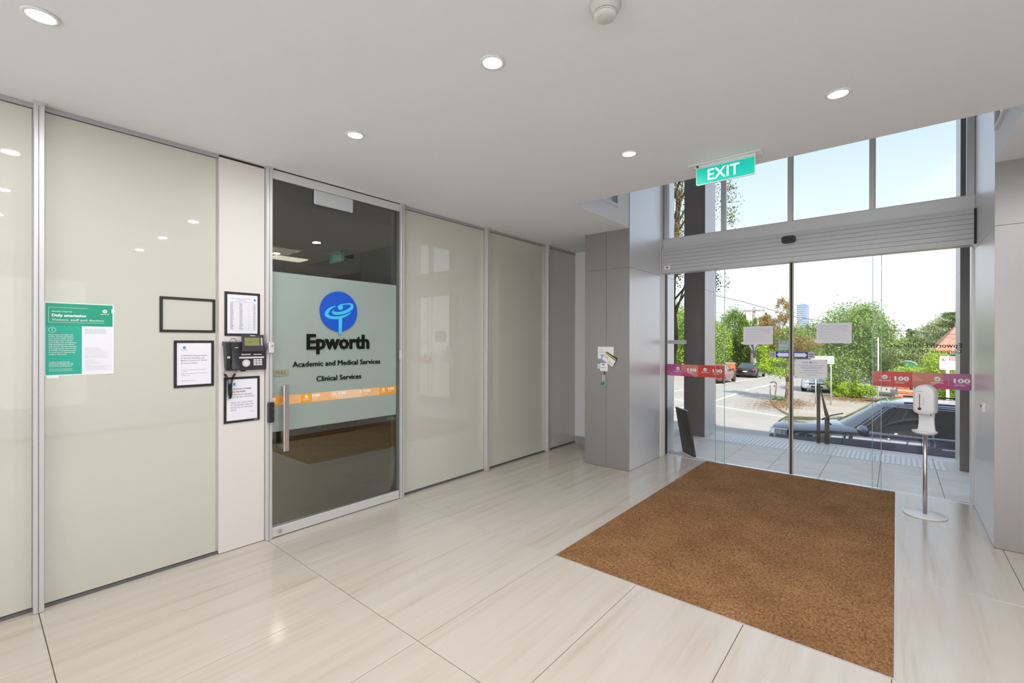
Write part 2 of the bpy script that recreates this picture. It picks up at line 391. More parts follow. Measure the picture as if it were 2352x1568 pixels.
def bars(mb, O, R, U, w, rows, h, gap, seed=1, seglen=(.04, .12), wrag=.25):
    """illegible small print: rows of short dashes"""
    rr = random.Random(seed); O, R, U = Vector(O), Vector(R), Vector(U)
    for i in range(rows):
        x = 0; W = w*(1-rr.random()*wrag)
        while x < W:
            L = min(w*rr.uniform(*seglen), W-x); a = O+R*x-U*(i*gap)
            mb.add([tuple(a), tuple(a+R*L), tuple(a+R*L+U*h), tuple(a+U*h)], [(0, 1, 2, 3)]); x += L+w*.018

# figure logo ------------------------------------------------------
def figure(mb, C, R, U, r, Nn, d):
    C, R, U, Nn = map(Vector, (C, R, U, Nn))
    def P(x, y): return ((x-640)/545*r, -(y-700)/580*r)
    def ribbon(pts, ws):
        q = [Vector(P(*p)) for p in pts]; 
        # smooth (Catmull-Rom)
        qq = []; ww = []
        for i in range(len(q)-1):
            p0 = q[max(i-1, 0)]; p1 = q[i]; p2 = q[i+1]; p3 = q[min(i+2, len(q)-1)]
            for t in (0, .25, .5, .75):
                qq.append(.5*((2*p1)+(-p0+p2)*t+(2*p0-5*p1+4*p2-p3)*t*t+(-p0+3*p1-3*p2+p3)*t**3)); ww.append(ws[i]*(1-t)+ws[i+1]*t)
        qq.append(q[-1]); ww.append(ws[-1]); A = []; Bq = []
        for i, p in enumerate(qq):
            t = (qq[min(i+1, len(qq)-1)]-qq[max(i-1, 0)]).normalized(); n = Vector((-t.y, t.x))*ww[i]/560*r*.5
            A.append(p+n); Bq.append(p-n)
        for i in range(len(A)-1):
            mb.prism([A[i], A[i+1], Bq[i+1], Bq[i]], C, R, U, Nn, d)
    ribbon([(670, 515), (800, 478), (920, 462), (1000, 480), (1025, 530), (985, 600), (890, 670), (750, 730), (610, 762), (495, 758), (455, 725), (478, 680)], [34, 36, 44, 66, 90, 95, 90, 86, 84, 80, 66, 14])
    ribbon([(532, 552), (440, 590), (340, 665), (285, 745), (275, 810), (335, 868), (450, 893), (600, 887), (740, 850), (860, 795), (992, 716)], [14, 40, 74, 100, 112, 86, 78, 76, 68, 50, 14])
    d += .0004; ribbon([(671, 880), (668, 1100), (665, 1330), (665, 1375)], [112, 102, 88, 50])
    hc = P(668, 582); n = 20; d += .0003; mb.prism([(hc[0]+.14*r*cos(2*pi*i/n), hc[1]+.14*r*sin(2*pi*i/n)) for i in range(n)], C, R, U, Nn, d)
def circle(mb, C, R, U, r, Nn, d, n=48, sx=1):
    mb.prism([(sx*r*cos(2*pi*i/n), r*sin(2*pi*i/n)) for i in range(n)], C, R, U, Nn, d)

# ================================================================== SETTING
XW, YD, ZC = -3.64, 5.93, 2.7945
# floor with separate travertine tiles
floor = struct('floor')
B(XW-.02, 3.02, -5, 5.955, -.10, -.012).build('grout_bed', m_tile2, floor)
tw, tl, X0, Y0 = .6034, 1.1937, -3.0298, .2507
tile_meshes = {}
def slab(name, x0, x1, y0, y1, z0, z1, m, par, bev=.0015):
    key = (name, round(x1-x0, 4), round(y1-y0, 4))
    cx, cy = (x0+x1)/2, (y0+y1)/2
    if key not in tile_meshes:
        mb = B(-(x1-x0)/2, (x1-x0)/2, -(y1-y0)/2, (y1-y0)/2, z0, z1, b=bev)
        o = mb.build(name, m, par, world=False); tile_meshes[key] = o.data
    else: o = link(name, tile_meshes[key], par)
    o.location = (cx, cy, 0); return o
g = .0015
for i in range(-1, 9):
    for j in range(-4, 5):
        x0, x1 = X0+(i)*tw, X0+(i+1)*tw; y0, y1 = Y0+j*tl, Y0+(j+1)*tl
        if i == -1: x0 = XW
        x1 = min(x1, 3.0); y1 = min(y1, YD+.01); y0 = max(y0, -4.9)
        if x1-x0 < .05 or y1-y0 < .05: continue
        if 2 <= i <= 4 and j >= 2: continue      # the mat well
        slab('floor_tile', x0+g, x1-g, y0+g, y1-g, -.012, 0, m_tile, floor)
# ceiling with the double-height opening over the entrance
ceil = struct('ceiling')
cb = MB(); YC, XL, XR = 3.727, -2.349, .545
cb.box(XW-.1, 3.1, -5, YC-.12, ZC, ZC+.3).box(XW-.1, XL-.12, YC-.12, 5.80, ZC, ZC+.3).box(XR+.12, 3.1, YC-.12, 4.79, ZC, ZC+.3)
cb.box(XL-.12, XR+.12, YC-.12, YC, ZC, ZC+.004).box(XL-.12, XL, YC, 4.88, ZC, ZC+.004).box(XR, XR+.12, YC, 4.79, ZC, ZC+.004)
cb.build('ceiling_slab', m_ceil, ceil)
B(XL-.4, XR+.4, YC-.3, 6.1, 5.6, 5.75).build('upper_ceiling_slab', m_ceil, ceil)
vl = MB(); vl.box(XL-.12, XL-.0005, YC-.12, 4.88, ZC+.0045, 5.6).box(XL, XR, YC-.12, YC-.0005, ZC+.0045, 5.6); vl.build('wall_void_left', m_white)['kind'] = 'structure'
B(XR+.0005, XR+.12, YC-.12, 4.79, ZC+.0045, 5.6).build('wall_void_right', m_white)['kind'] = 'structure'
def void_window(name, x, nx, ya, yb, z0, z1):
    s = struct(name); f = MB(); t = .028; d = .018*nx
    f.box(x, x+d, ya, yb, z0, z0+t).box(x, x+d, ya, yb, z1-t, z1).box(x, x+d, ya, ya+t, z0+t, z1-t).box(x, x+d, yb-t, yb, z0+t, z1-t)
    f.build('window_frame', m_white, s)
    B(x, x+.004*nx, ya+t, yb-t, z0+t, z1-t).build('pane', mat('upper_window_pane', (.25, .26, .27), .1, coat=1), s)
void_window('window_4', XL, 1, 3.95, 4.60, 2.965, 4.4)
void_window('window_5', XR, -1, 3.95, 4.68, 2.99, 4.4)
# back wall, rear and right walls
B(XW-.1, -2.34, 5.78, 5.95, 0, ZC).build('wall_back', m_white)['kind'] = 'structure'
B(XW+.01, -2.93, 5.765, 5.78, 0, .10).build('baseboard_back', m_trim)['kind'] = 'structure'
B(-3.9, 3.1, -5.15, -5, -.1, 3.1).build('wall_rear', m_white)['kind'] = 'structure'
B(3.0, 3.15, -5, 5.2, -.1, 3.1).build('wall_right', m_white)['kind'] = 'structure'

# ---- left wall of back painted glass
wleft = struct('wall_left')
mb = MB(); mb.box(-3.78, XW-.012, -5, 1.44, 0, ZC).box(-3.78, XW-.012, 2.66, 5.79, 0, ZC); mb.build('wall_backing', m_white, wleft)
posts = [-2.16, -.97, .2300, 1.4300, 2.6350, 3.8250, 5.0230]; pw = .042
for a, b in zip([-5]+[p+pw for p in posts], posts+[5.775]):
    if abs(a-(1.43+pw)) < .02: continue
    b2 = 1.118 if abs(b-1.43) < .01 else b
    B(XW-.012, XW, a+.004, b2-.004, .022, 2.765, b=.001).build('glass_panel', m_sage, wleft)
for p in posts:
    mb = MB(); mb.box(-3.66, -3.585, p, p+pw, 0.002, ZC-.004, b=.002)
    o = mb.build('mullion', m_alu, wleft)
    B(-3.586, -3.5842, p+pw*.42, p+pw*.47, .01, ZC-.02).build('mullion_groove', m_shadow, o)
    B(-3.662, -3.580, p-.003, p+pw+.003, ZC-.012, ZC-.001).build('mullion_cap', m_alu, o)
for a, b in ((-5, 1.13), (2.68, 5.775)):
    B(XW-.01, XW+.012, a, b, 2.768, ZC-.001).build('head_channel', mat('channel_alu', (.5, .5, .52), .35, metal=.7), wleft)
    B(XW-.01, XW+.006, a, b, .0, .018).build('floor_channel', mat('floor_channel_grey', (.16, .16, .16), .5, metal=.5), wleft)
# cream service panel beside the door
B(XW, -3.617, 1.128, 1.428, .004, ZC-.018, b=.002).build('service_panel', m_cream, wleft)
B(XW, -3.63, 1.128, 1.428, ZC-.018, ZC-.002).build('shadow_gap', m_shadow, wleft)

# ---- office seen through the door
off = struct('wall_office')
mb = MB(); mb.box(-9.1, -9.0, -3, 8, 0, 2.8).box(-9, -3.79, -3.1, -3, 0, 2.8).box(-9, -3.79, 8, 8.1, 0, 2.8); mb.build('office_partition', m_room, off)
B(-9, -3.785, -3, 8, -.1, -.005).build('office_floor', m_roomf, off)
mb = MB(); mb.box(-9, -3.785, -3, 8, 2.80, 2.9).box(-5.3, -3.785, -3, 8, 2.62, 2.8); mb.build('office_ceiling', m_roomc, off)
B(-7.56, -7.24, 3.02, 3.52, 2.785, 2.799).build('office_batten', mat('office_lamp', (1, 1, 1), emis=(1, .98, .9), estr=2.0), off)
area('office_light', (-6.5, 2.5, 2.7), (0, 0, 0), .8, .8, 125, (1, .97, .82))
B(-7.8, -6.9, 1.6, 4.2, 0, .75, b=.03).build('office_bench', mat('dark_brown_unit', (.03, .018, .012), .5), off)

# ---- office door (tinted, frosted band, logo)
door = struct('door_1')
ya, yb = 1.474, 2.633
B(-3.635, -3.60, ya, yb, 2.718, 2.785, b=.002).build('top_rail', m_aluw, door)
B(-3.640, -3.605, ya, yb, 2.786, ZC-.001).build('head_gap', m_shadow, door)
B(-3.645, -3.598, ya, yb-.006, .008, .080, b=.002).build('bottom_rail', m_aluw, door)
B(-3.630, -3.618, ya, yb, .08, 2.718).build('glass_pane', [g_dark], door)
B(-3.618, -3.6172, ya+.001, yb-.031, .80, 2.018).build('frosted_film', m_frost, door)
B(-3.634, -3.612, yb-.03, yb, .082, 2.716).build('edge_strip', mat('edge_strip_dark', (.10, .11, .09), .4), door)
h = MB(); h.box(-3.560, -3.535, 1.535, 1.575, .655, 1.160, b=.003); hd = h.build('pull_handle', m_steel, door)
for zz in (.67, 1.12): B(-3.618, -3.56, 1.545, 1.565, zz, zz+.025).build('handle_bracket', m_steel, hd)
o = B(-3.618, -3.612, 1.494, 1.600, 1.222, 1.272, b=.001).build('pull_plate', m_brass, door)
mb = MB(); txt(mb, 'PULL', (-3.6115, 1.508, 1.234), (0, 1, 0), (0, 0, 1), .027, .078); mb.build('lettering', mat('pull_ink', (.10, .09, .06), .5), o)
MB().disc((-3.598, 1.528, .047), (1, 0, 0), .013, .02, 20).build('lock_knob', m_steel, door)
B(-3.618, -3.600, 1.80, 2.149, 2.600, 2.718, b=.012).build('blank_sign', mat('translucent_sign', (.50, .53, .53), .2, coat=.5), door)
B(-3.600, -3.590, 2.623, 2.634, 1.32, 1.40).build('strike_plate', m_aluw, door)

lg = thing('logo_sign', 'blue disc logo with dancing figure and black lettering on the tinted door', 'sign', (-3.617, 2.02, 1.16))
XG = -3.6171
mb = MB(); circle(mb, (XG, 2.020, 1.742), (0, 1, 0), (0, 0, 1), .168, (1, 0, 0), .012, 64); dsc = mb.build('logo_disc', m_logo, lg)
mb = MB(); figure(mb, (XG+.0121, 2.020, 1.742), (0, 1, 0), (0, 0, 1), .168, (1, 0, 0), .002); mb.build('logo_figure', m_logoc, dsc)
mb = MB(); txt(mb, 'Epworth', (XG, 1.745, 1.428), (0, 1, 0), (0, 0, 1), .115, .565, (1, 0, 0), .012, bold=.028); mb.build('name_lettering', m_letter, lg)
def words(s_, O, h_, w_, d_, bold, par):
    v_, _ = tmesh(s_, bold); W_ = v_[:, 0].max()-v_[:, 0].min(); k_ = w_/W_; done = ''
    for wd in s_.split(' '):
        vv, _ = tmesh(done+wd, bold); vw, _ = tmesh(wd, bold); ww = vw[:, 0].max()-vw[:, 0].min(); st_ = (vv[:, 0].max()-vv[:, 0].min())-ww
        mb = MB(); txt(mb, wd, (O[0], O[1]+st_*k_, O[2]), (0, 1, 0), (0, 0, 1), h_, ww*k_, (1, 0, 0), d_, bold=bold); mb.build('lettering_word', m_letter, par); done += wd+' '
words('Academic and Medical Services', (XG, 1.635, 1.287), .042, .79, .008, 0, lg)
words('Clinical Services', (XG, 1.827, 1.163), .042, .405, .008, 0, lg)

def mini_logo(mb_w, mb_c, C, R, U, Nn, r, word=True, wordw=None, bold=.02):
    """white disc, figure in band colour, name below; mb_w white parts, mb_c figure"""
    C = Vector(C); Nv = Vector(Nn)
    circle(mb_w, C, R, U, r, Nn, .0004, 28)
    figure(mb_c, C+Nv*.0005, R, U, r*.92, Nn, .0003)
    if word: txt(mb_w, 'Epworth', C-Vector(U)*(r*1.78), R, U, r*.50, wordw or r*3.4, bold=bold, align='c')
band = thing('printed_glass_band', 'orange printed band with white logos across the tinted door', 'decal', (-3.612, 2.04, 1.0), group=None)
xb = -3.6171
for y0, y1, k in ((ya, 1.60, 'orange'), (1.60, 1.70, 'orange2'), (1.70, 1.79, 'orange'), (1.79, 1.95, 'orange2'), (1.95, 2.22, 'orange3'), (2.22, 2.42, 'orange2'), (2.42, 2.625, 'orange')):
    B(xb, xb+.001, y0, y1, .999, 1.07).build('band_segment', MATS['band_'+k], band)
for j, y in enumerate((1.70, 2.06, 2.43)):
    mb = MB(); mb.prism([(-.07, 0), (.07, 0), (.03, .035), (-.03, .04)], (xb+.0011, y-.1, 1.0), (0, 1, 0), (0, 0, 1), (1, 0, 0), .0002); mb.build('band_highlight', MATS['band_orange2'], band)
mw, mc = MB(), MB()
for y in (1.495, 1.745, 1.985, 2.230, 2.462):
    mini_logo(mw, mc, (xb+.0014, y, 1.045), (0, 1, 0), (0, 0, 1), (1, 0, 0), .0135, wordw=.048)
for y in (1.825, 2.055, 2.295, 2.545):
    txt(mw, '100', (xb+.0015, y, 1.040), (0, 1, 0), (0, 0, 1), .019, .066, bold=.045, align='c')
    txt(mw, 'YEARS OF CARE', (xb+.0015, y-.03, 1.031), (0, 1, 0), (0, 0, 1), .004, .05)
    txt(mw, '1920-2020', (xb+.0015, y-.03, 1.023), (0, 1, 0), (0, 0, 1), .004, .036, bold=.03)
mw.build('white_print', m_whiteink, band); mc.build('logo_figure_print', MATS['band_orange'], band)

# ================================================================== entrance wall: columns, glazing, doors
def clad(name, x0, x1, y0, y1, z1, joint, mfront, mside, splits=(), side=+1):
    s = struct(name); B(x0+.006, x1-.006, y0+.006, y1-.006, 0, z1).build('column_core', mat('joint_grey', (.16, .16, .16), .8), s)
    zs = [(.004, joint-.0015), (joint+.0015, z1)]
    for za, zb in zs:
        xs = [x0]+list(splits)+[x1]
        for a, b in zip(xs, xs[1:]):
            B(a+(0 if a == x0 else .0015), b-(0 if b == x1 else .0015), y0, y0+.006, za, zb).build('cladding_panel', mfront, s)
        sx = (x1-.006, x1) if side > 0 else (x0, x0+.006)
        B(*sx, y0+.0065, y1, za, zb).build('cladding_panel', mside, s)
    return s
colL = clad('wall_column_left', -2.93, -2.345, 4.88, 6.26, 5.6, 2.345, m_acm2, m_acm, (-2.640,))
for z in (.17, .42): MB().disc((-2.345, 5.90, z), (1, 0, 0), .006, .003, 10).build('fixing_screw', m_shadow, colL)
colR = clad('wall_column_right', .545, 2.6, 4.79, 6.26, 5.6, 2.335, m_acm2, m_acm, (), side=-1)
m_acm3 = m_acm2
# outer columns of the porch
for nm, x0, x1, sd in (('wall_porch_column_left', -2.61, -2.29, 1), ('wall_porch_column_right', .565, .90, -1)):
    clad(nm, x0, x1, 7.40, 7.93, 8.4, 2.30, m_acmo, m_acms, (), side=sd)
# façade of the building above and beside the entrance
mb = MB(); mb.box(-14, -2.40, 6.0, 6.27, -2, 8.4).box(1.2, 14, 6.0, 6.27, -2, 8.4).box(-2.4, 1.2, 5.9, 6.27, 5.6, 8.4)
mb.build('wall_facade', mat('facade_grey', (.42, .41, .40), .6))['kind'] = 'structure'
B(-14, 14, -9, 6.27, 8.4, 8.6).build('roof_slab', mat('roof_grey', (.4, .4, .4), .8))['kind'] = 'structure'
mb = MB(); mb.box(-14, -13.8, -9, 6, -2, 8.4).box(13.8, 14, -9, 6, -2, 8.4).box(-14, 14, -9.2, -9, -2, 8.4); mb.build('wall_building_rear', MATS['facade_grey'])['kind'] = 'structure'

# transom window
win = struct('window_1')
xm = [-2.335, -1.635, -.933, -.215, .498]; mwid = [.045, .045, .045, .045, .045]
zt, ztop = 2.840, 5.59
for k, x in enumerate(xm):
    B(x, x+.045, 5.880, 5.975, zt-.02, ztop, b=.002).build('window_mullion', m_aluw, win)
    B(x+.046 if k < 4 else x-.006, x+.052 if k < 4 else x-.001, 5.905, 5.945, zt, ztop).build('glazing_bead', m_aluw, win)
for a, b in zip(xm, xm[1:]):
    B(a+.052, b-.007, 5.923, 5.931, zt, ztop).build('window_pane', g_clear, win)
    B(a+.045, b, 5.900, 5.955, zt-.012, zt).build('sill_bead', m_alu, win)
B(-2.345, .545, 5.865, 5.985, 2.690, 2.828, b=.002).build('transom_beam', m_aluw, win)
# sliding door operator with grooved fascia
op = thing('door_operator', 'long grey grooved housing of the sliding door operator above the entrance', 'door operator', (-.9, 5.85, 2.39))
B(-2.325, .538, 5.80, 5.87, 2.385, 2.680).build('housing', mat('housing_grey', (.22, .22, .23), .6), op)
nst = 7; zb0, zb1 = 2.376, 2.686
for i in range(nst):
    za = zb0+(zb1-zb0)*i/nst; zb = zb0+(zb1-zb0)*(i+1)/nst
    B(-2.318, .530, 5.785, 5.801, za+.0008, zb-.0008, b=.0012).build('fascia_strip', mat('operator_alu', (.54, .54, .555), .42, metal=.25), op)
B(-2.334, -2.318, 5.782, 5.88, zb0, zb1+.004, b=.003).build('end_cap', m_alu, op)
B(.530, .543, 5.782, 5.88, zb0, zb1+.004, b=.003).build('end_cap', m_black, op)
B(-2.318, .530, 5.79, 5.95, zb0-.006, zb0).build('bottom_plate', m_alu, op)
sn = thing('motion_sensor', 'black rounded motion sensor above the sliding doors', 'sensor', (-.90, 5.78, 2.58))
mb = MB(); ol = []
for k in range(24):
    a = 2*pi*k/24; ol.append((math.copysign(abs(cos(a))**.5, cos(a))*.066, math.copysign(abs(sin(a))**.6, sin(a))*.040))
mb.prism(ol, (-.902, 5.785, 2.606), (1, 0, 0), (0, 0, 1), (0, -1, 0), .045); mb.build('sensor_body', m_char, sn)
B(-.950, -.854, 5.735, 5.742, 2.585, 2.625, b=.002).build('sensor_lens', m_black, sn)
dl = thing('certification_label', 'small white label at the left end of the door operator', 'label', (-2.26, 5.785, 2.40))
B(-2.300, -2.215, 5.783, 5.785, 2.412, 2.465).build('label_sheet', m_paperw, dl)
mb = MB(); mb.box(-2.27, -2.245, 5.7825, 5.783, 2.436, 2.450); bars(mb, (-2.285, 5.7825, 2.422), (1, 0, 0), (0, 0, 1), .055, 1, .003, .008); mb.build('label_print', m_ink, dl)

# side lights
def sidelight(name, x0, x1):
    s = struct(name); B(x0, x1, 5.952, 5.962, .004, 2.378).build('glass_pane', g_clear, s)
    return s
sl = sidelight('window_2', -2.33, -1.610); B(-1.610, -1.606, 5.951, 5.963, .004, 2.378).build('glass_edge', g_edge, sl)
B(-2.345, -2.330, 5.93, 5.985, .0, 2.378).build('jamb_channel', m_rust, sl)
sr = sidelight('window_3', -.184, .530); B(-.188, -.184, 5.951, 5.963, .004, 2.378).build('glass_edge', g_edge, sr)
B(.530, .545, 5.93, 5.985, .0, 2.378).build('jamb_channel', m_alu, sr)
m_thr = mat('threshold_alu', (.75, .75, .76), .35, metal=.6)
B(-2.345, .545, 5.935, 5.985, -.01, .004).build('trim_1', m_thr)['kind'] = 'structure'
# sliding leaves
def leaf(name, x0, x1, stile_at):
    s = struct(name); B(x0, x1, 5.905, 5.915, .018, 2.376).build('glass_pane', g_leaf, s)
    e0 = x0 if stile_at == 'r' else x1
    B(e0-.0025, e0+.0025, 5.904, 5.916, .018, 2.376).build('glass_edge', g_edge, s)
    a, b = (x1-.002, x1+.010) if stile_at == 'r' else (x0-.010, x0+.002)
    B(a, b, 5.898, 5.922, .018, 2.376).build('edge_seal', mat('door_seal', (.42, .40, .33), .5), s)
    B(x0, x1, 5.900, 5.920, 2.376, 2.390).build('hanger_rail', m_alu, s)
    return s
leaf('door_2', -1.700, -.915, 'r'); leaf('door_3', -.879, -.115, 'l')
B(-.9045, -.8895, 5.900, 5.920, .018, 2.376).build('trim_2', mat('black_brush_seal', (.012, .01, .01), .7))['kind'] = 'structure'
for x in (-1.69, -.20): B(x, x+.11, 5.885, 5.93, .0035, .016).build('trim_3', mat('floor_guide_alu', (.45, .5, .48), .3, metal=.5))['kind'] = 'structure'

# coir entrance mat in its well
matt = thing('entrance_mat', 'large brown coir entrance mat let into the floor before the sliding doors', 'mat', (-.91, 4.28, 0))
B(-1.817, -.006, 2.642, 5.93, -.012, .002).build('mat_body', m_coir, matt)
nf = 60000
P = np.empty((nf, 3)); P[:, 0] = RNG.uniform(-1.812, -.010, nf); P[:, 1] = RNG.uniform(2.646, 5.925, nf); P[:, 2] = .0015
az = RNG.uniform(0, 2*pi, nf); el = RNG.uniform(.15, 1.0, nf); L = RNG.uniform(.006, .012, nf)
D = np.stack([np.cos(az)*np.cos(el), np.sin(az)*np.cos(el), np.sin(el)], 1)*L[:, None]
Wd = np.stack([-np.sin(az), np.cos(az), np.zeros(nf)], 1)*.0011
V = np.concatenate([P-Wd, P+Wd, P+D], 1).reshape(-1, 3)-np.array([-.91, 4.28, 0])
def fast_mesh(name, V, k, m, parent, kind='stuff', smooth=False):
    me = bpy.data.meshes.new(name); n = len(V)//k
    me.vertices.add(len(V)); me.vertices.foreach_set('co', np.ascontiguousarray(V, dtype=np.float32).ravel())
    me.loops.add(n*k); me.loops.foreach_set('vertex_index', np.arange(n*k, dtype=np.int32))
    me.polygons.add(n); me.polygons.foreach_set('loop_start', np.arange(0, n*k, k, dtype=np.int32))
    me.update(calc_edges=True); me.materials.append(m); return link(name, me, parent, kind=kind)
fast_mesh('coir_pile', V, 3, m_fib, matt)
mb = MB(); t = .004
mb.box(-1.822, -1.817, 2.637, 5.935, -.012, .003).box(-.006, -.001, 2.637, 5.935, -.012, .003).box(-1.817, -.006, 2.637, 2.642, -.012, .003)
mb.build('mat_frame', mat('mat_frame_steel', (.7, .68, .7), .3, metal=.6), matt)

# hand sanitiser stand
hs = thing('sanitiser_stand', 'white hand sanitiser dispenser on a steel pole with round base', 'dispenser', (.192, 5.32, 0), radians(-18))
MB().lathe([(0, 0), (.143, 0), (.146, .003), (.146, .007), (.142, .010), (0, .011)], (0, 0, 0), seg=64).build('base_plate', m_plast, hs, world=False)
MB().tube([(0, 0, .01), (0, 0, .70)], .0145, 20).build('pole', m_steel, hs, world=False)
o = MB().lathe([(0, .700), (.060, .700), (.078, .712), (.085, .722), (.083, .728), (.075, .724), (.060, .716), (0, .714)], (0, -.015, 0), seg=48).build('drip_tray', m_plast, hs, world=False)
prof = [(-0.0616, .716), (-0.0560, .74), (-0.0511, .79), (-0.0497, .83), (-0.0525, .87), (-0.0595, .905), (-0.0595, .93), (0.0595, .93), (0.0595, .905), (0.0525, .87), (0.0497, .83), (0.0511, .79), (0.0560, .74), (0.0616, .716)]
MB().prism(prof, (0, .045, 0), (1, 0, 0), (0, 0, 1), (0, -1, 0), .022).build('back_plate', m_plast, hs, world=False)
# rounded cover: stacked outlines
def cover_out(sc, n=16):
    w_, zb_, zt_ = .074*sc, .875+(1-sc)*.10, 1.125-(1-sc)*.12; rt = .070*sc; rb = .022
    pts = []
    for k in range(n+1):
        a = pi*k/n; pts.append((cos(a)*w_, zt_-rt+sin(a)*rt))
    pts.append((-w_, zb_+rb)); pts.append((-w_*.88, zb_+.006)); pts.append((-w_*.45, zb_-.010)); pts.append((w_*.45, zb_-.010)); pts.append((w_*.88, zb_+.006)); pts.append((w_, zb_+rb)); return pts
G = []
for sc, y in ((.97, .045), (1.0, .03), (1.0, -.018), (.965, -.038), (.88, -.049), (.60, -.053), (.02, -.054)):
    G.append([(x, y, z) for x, z in cover_out(sc)])
MB().grid(G, True, closeu=True).add(G[0], [list(range(len(G[0])))[::-1]], False).add(G[-1], [list(range(len(G[0])))], False).build('cover', m_plast, hs, world=False)
mb = MB(); mb.box(-.0245, -.0205, -.0575, -.0515, .925, 1.045, b=.0015); mb.disc((-.0225, -.049, .918), (0, -1, 0), .012, .009, 16); mb.build('level_window', m_char, hs, world=False)
mb = MB(); mb.box(.004, .0055, -.0560, -.0530, .945, 1.02).box(-.035, -.008, -.0545, -.0515, 1.066, 1.070); mb.build('printed_mark', mat('blue_grey_print', (.25, .32, .55), .5), hs, world=False)
for x in (-.032, .032): MB().disc((x, .0225, .862), (0, -1, 0), .004, .003, 10).build('screw', m_char, hs, world=False)

# right column wall switch
sw = thing('exit_push_button', 'small white push button box on the inner face of the right column', 'switch', (.545, 5.23, .97))
B(.522, .545, 5.19, 5.27, .935, 1.010, b=.003).build('button_box', m_plast, sw)
MB().disc((.522, 5.235, .98), (-1, 0, 0), .010, .004, 16).build('button', m_char, sw)

# exit sign
ex = thing('exit_sign', 'green illuminated EXIT sign hanging from the ceiling', 'sign', (-.945, 3.48, 2.65))
B(-1.185, -.700, 3.430, 3.535, ZC-.010, ZC-.001, b=.002).build('ceiling_plate', m_plast, ex)
B(-1.150, -.740, 3.470, 3.505, ZC-.022, ZC-.010).build('blade_holder', m_plast, ex)
def rrect(x0, x1, z0, z1, r, n=5, top=False):
    p = []
    for cx, cz, a0 in ((x1-r, z0+r, -90), (x1-r, z1-r, 0), (x0+r, z1-r, 90), (x0+r, z0+r, 180)):
        if top and cz > z0+r+1e-6: p.append((x1 if a0 == 0 else x0, z1)); continue
        for k in range(n+1):
            a = radians(a0+90*k/n); p.append((cx+cos(a)*r, cz+sin(a)*r))
    return p
MB().prism(rrect(-1.143, -.745, 2.648, 2.774, .014, top=True), (0, 3.496, 0), (1, 0, 0), (0, 0, 1), (0, -1, 0), .012).build('sign_blade', mat('sign_blade_edge', (.8, .85, .83), .2, coat=1), ex)
MB().prism(rrect(-1.138, -.750, 2.654, 2.768, .011, top=True), (0, 3.4835, 0), (1, 0, 0), (0, 0, 1), (0, -1, 0), .001).build('sign_face', m_exit, ex)
mb = MB(); txt(mb, 'EXIT', (-1.060, 3.482, 2.674), (1, 0, 0), (0, 0, 1), .077, .215, bold=.012); mb.build('lettering', m_exitw, ex)
MB().disc((-1.125, 3.470, 2.778), (0, -1, 0), .007, .02, 12).build('test_button', mat('test_red', (.2, .03, .02), .4), ex)

# smoke detector, downlights
sdt = thing('smoke_detector', 'off-white round smoke detector on the ceiling', 'smoke detector', (-.865, 1.585, ZC))
def dn(p): return [(r, -z) for r, z in p]
cS = (-.865, 1.585, ZC)
MB().lathe(dn([(0, 0), (.060, 0), (.061, .010), (.058, .016), (.053, .020), (.051, .030), (.044, .033)]), cS).build('detector_base', m_det, sdt)
MB().lathe(dn([(.041, .030), (.041, .037)]), cS).build('vent_slot', m_shadow, sdt)
MB().lathe(dn([(.044, .0345), (.043, .037), (.040, .039)]), cS).build('vent_ring', m_det, sdt)
MB().lathe(dn([(.0385, .036), (.0385, .043)]), cS).build('vent_slot', m_shadow, sdt)
MB().lathe(dn([(.042, .041), (.040, .050), (.030, .056), (0, .058)]), cS).build('detector_cap', m_det, sdt)
lights = [((-2.626, .187), 'round recessed downlight nearest the left edge of the ceiling'), ((-1.444, 1.572), 'round recessed downlight above the middle of the lobby'),
          ((-2.617, 1.572), 'round recessed downlight in front of the tinted office door'), ((-.236, 2.931), 'round recessed downlight right of the exit sign'),
          ((-1.419, 2.944), 'round recessed downlight left of the exit sign')]
for (x, y), lab in lights:
    t = thing('downlight', lab, 'ceiling light', (x, y, ZC), group='recessed downlights in the lobby ceiling')
    MB().lathe([(.046, -.0005), (.058, -.001), (.058, -.005), (.046, -.008), (.043, -.003)], (x, y, ZC), seg=32).build('trim_ring', m_white, t)
    MB().disc((x, y, ZC-.001), (0, 0, -1), .0435, .003, 32).build('lamp_lens', m_lamp, t)
    downlight(x, y)
for x, y in ((-.24, 1.57), (.95, 1.57), (.95, 2.93), (-.24, .19), (-1.43, .19), (.95, .19)):  # unseen lamps without fittings, added to brighten the lobby
    downlight(x, y)
#@@PART2
# ================================================================== notices on the left wall
RY, UZ, NX = (0, 1, 0), (0, 0, 1), (1, 0, 0)
xp = -3.6385
po = thing('poster', 'green and white attestation poster taped to the glass beside the left mullion', 'poster', (xp, .4225, 1.29))
py0, pz1, PW_, PH_ = .276, 1.708, .294, .416
def pu(u): return py0+u*PW_
def pvz(v): return pz1-v*PH_
B(xp-.0012, xp, pu(0), pu(1), pvz(1), pvz(0)).build('poster_sheet', m_paperw, po)
B(xp, xp+.0006, pu(.008), pu(.982), pvz(.318), pvz(.010)).build('header_print', m_green, po)
B(xp, xp+.0006, pu(.008), pu(.518), pvz(.985), pvz(.318)).build('side_print', m_green2, po)
B(xp, xp+.0006, pu(.518), pu(.982), pvz(.985), pvz(.318)).build('body_print', m_paper, po)
x1_ = xp+.001
mb = MB()
def ptx(s, u, v, h, w=None, bold=0): txt(mb, s, (x1_, pu(u), pvz(v)), RY, UZ, h*PH_, None if w is None else w*PW_, bold=bold)
ptx('Epworth Corporate', .095, .128, .017, .285, .01)
ptx('Daily attestation', .095, .190, .034, .485, .035)
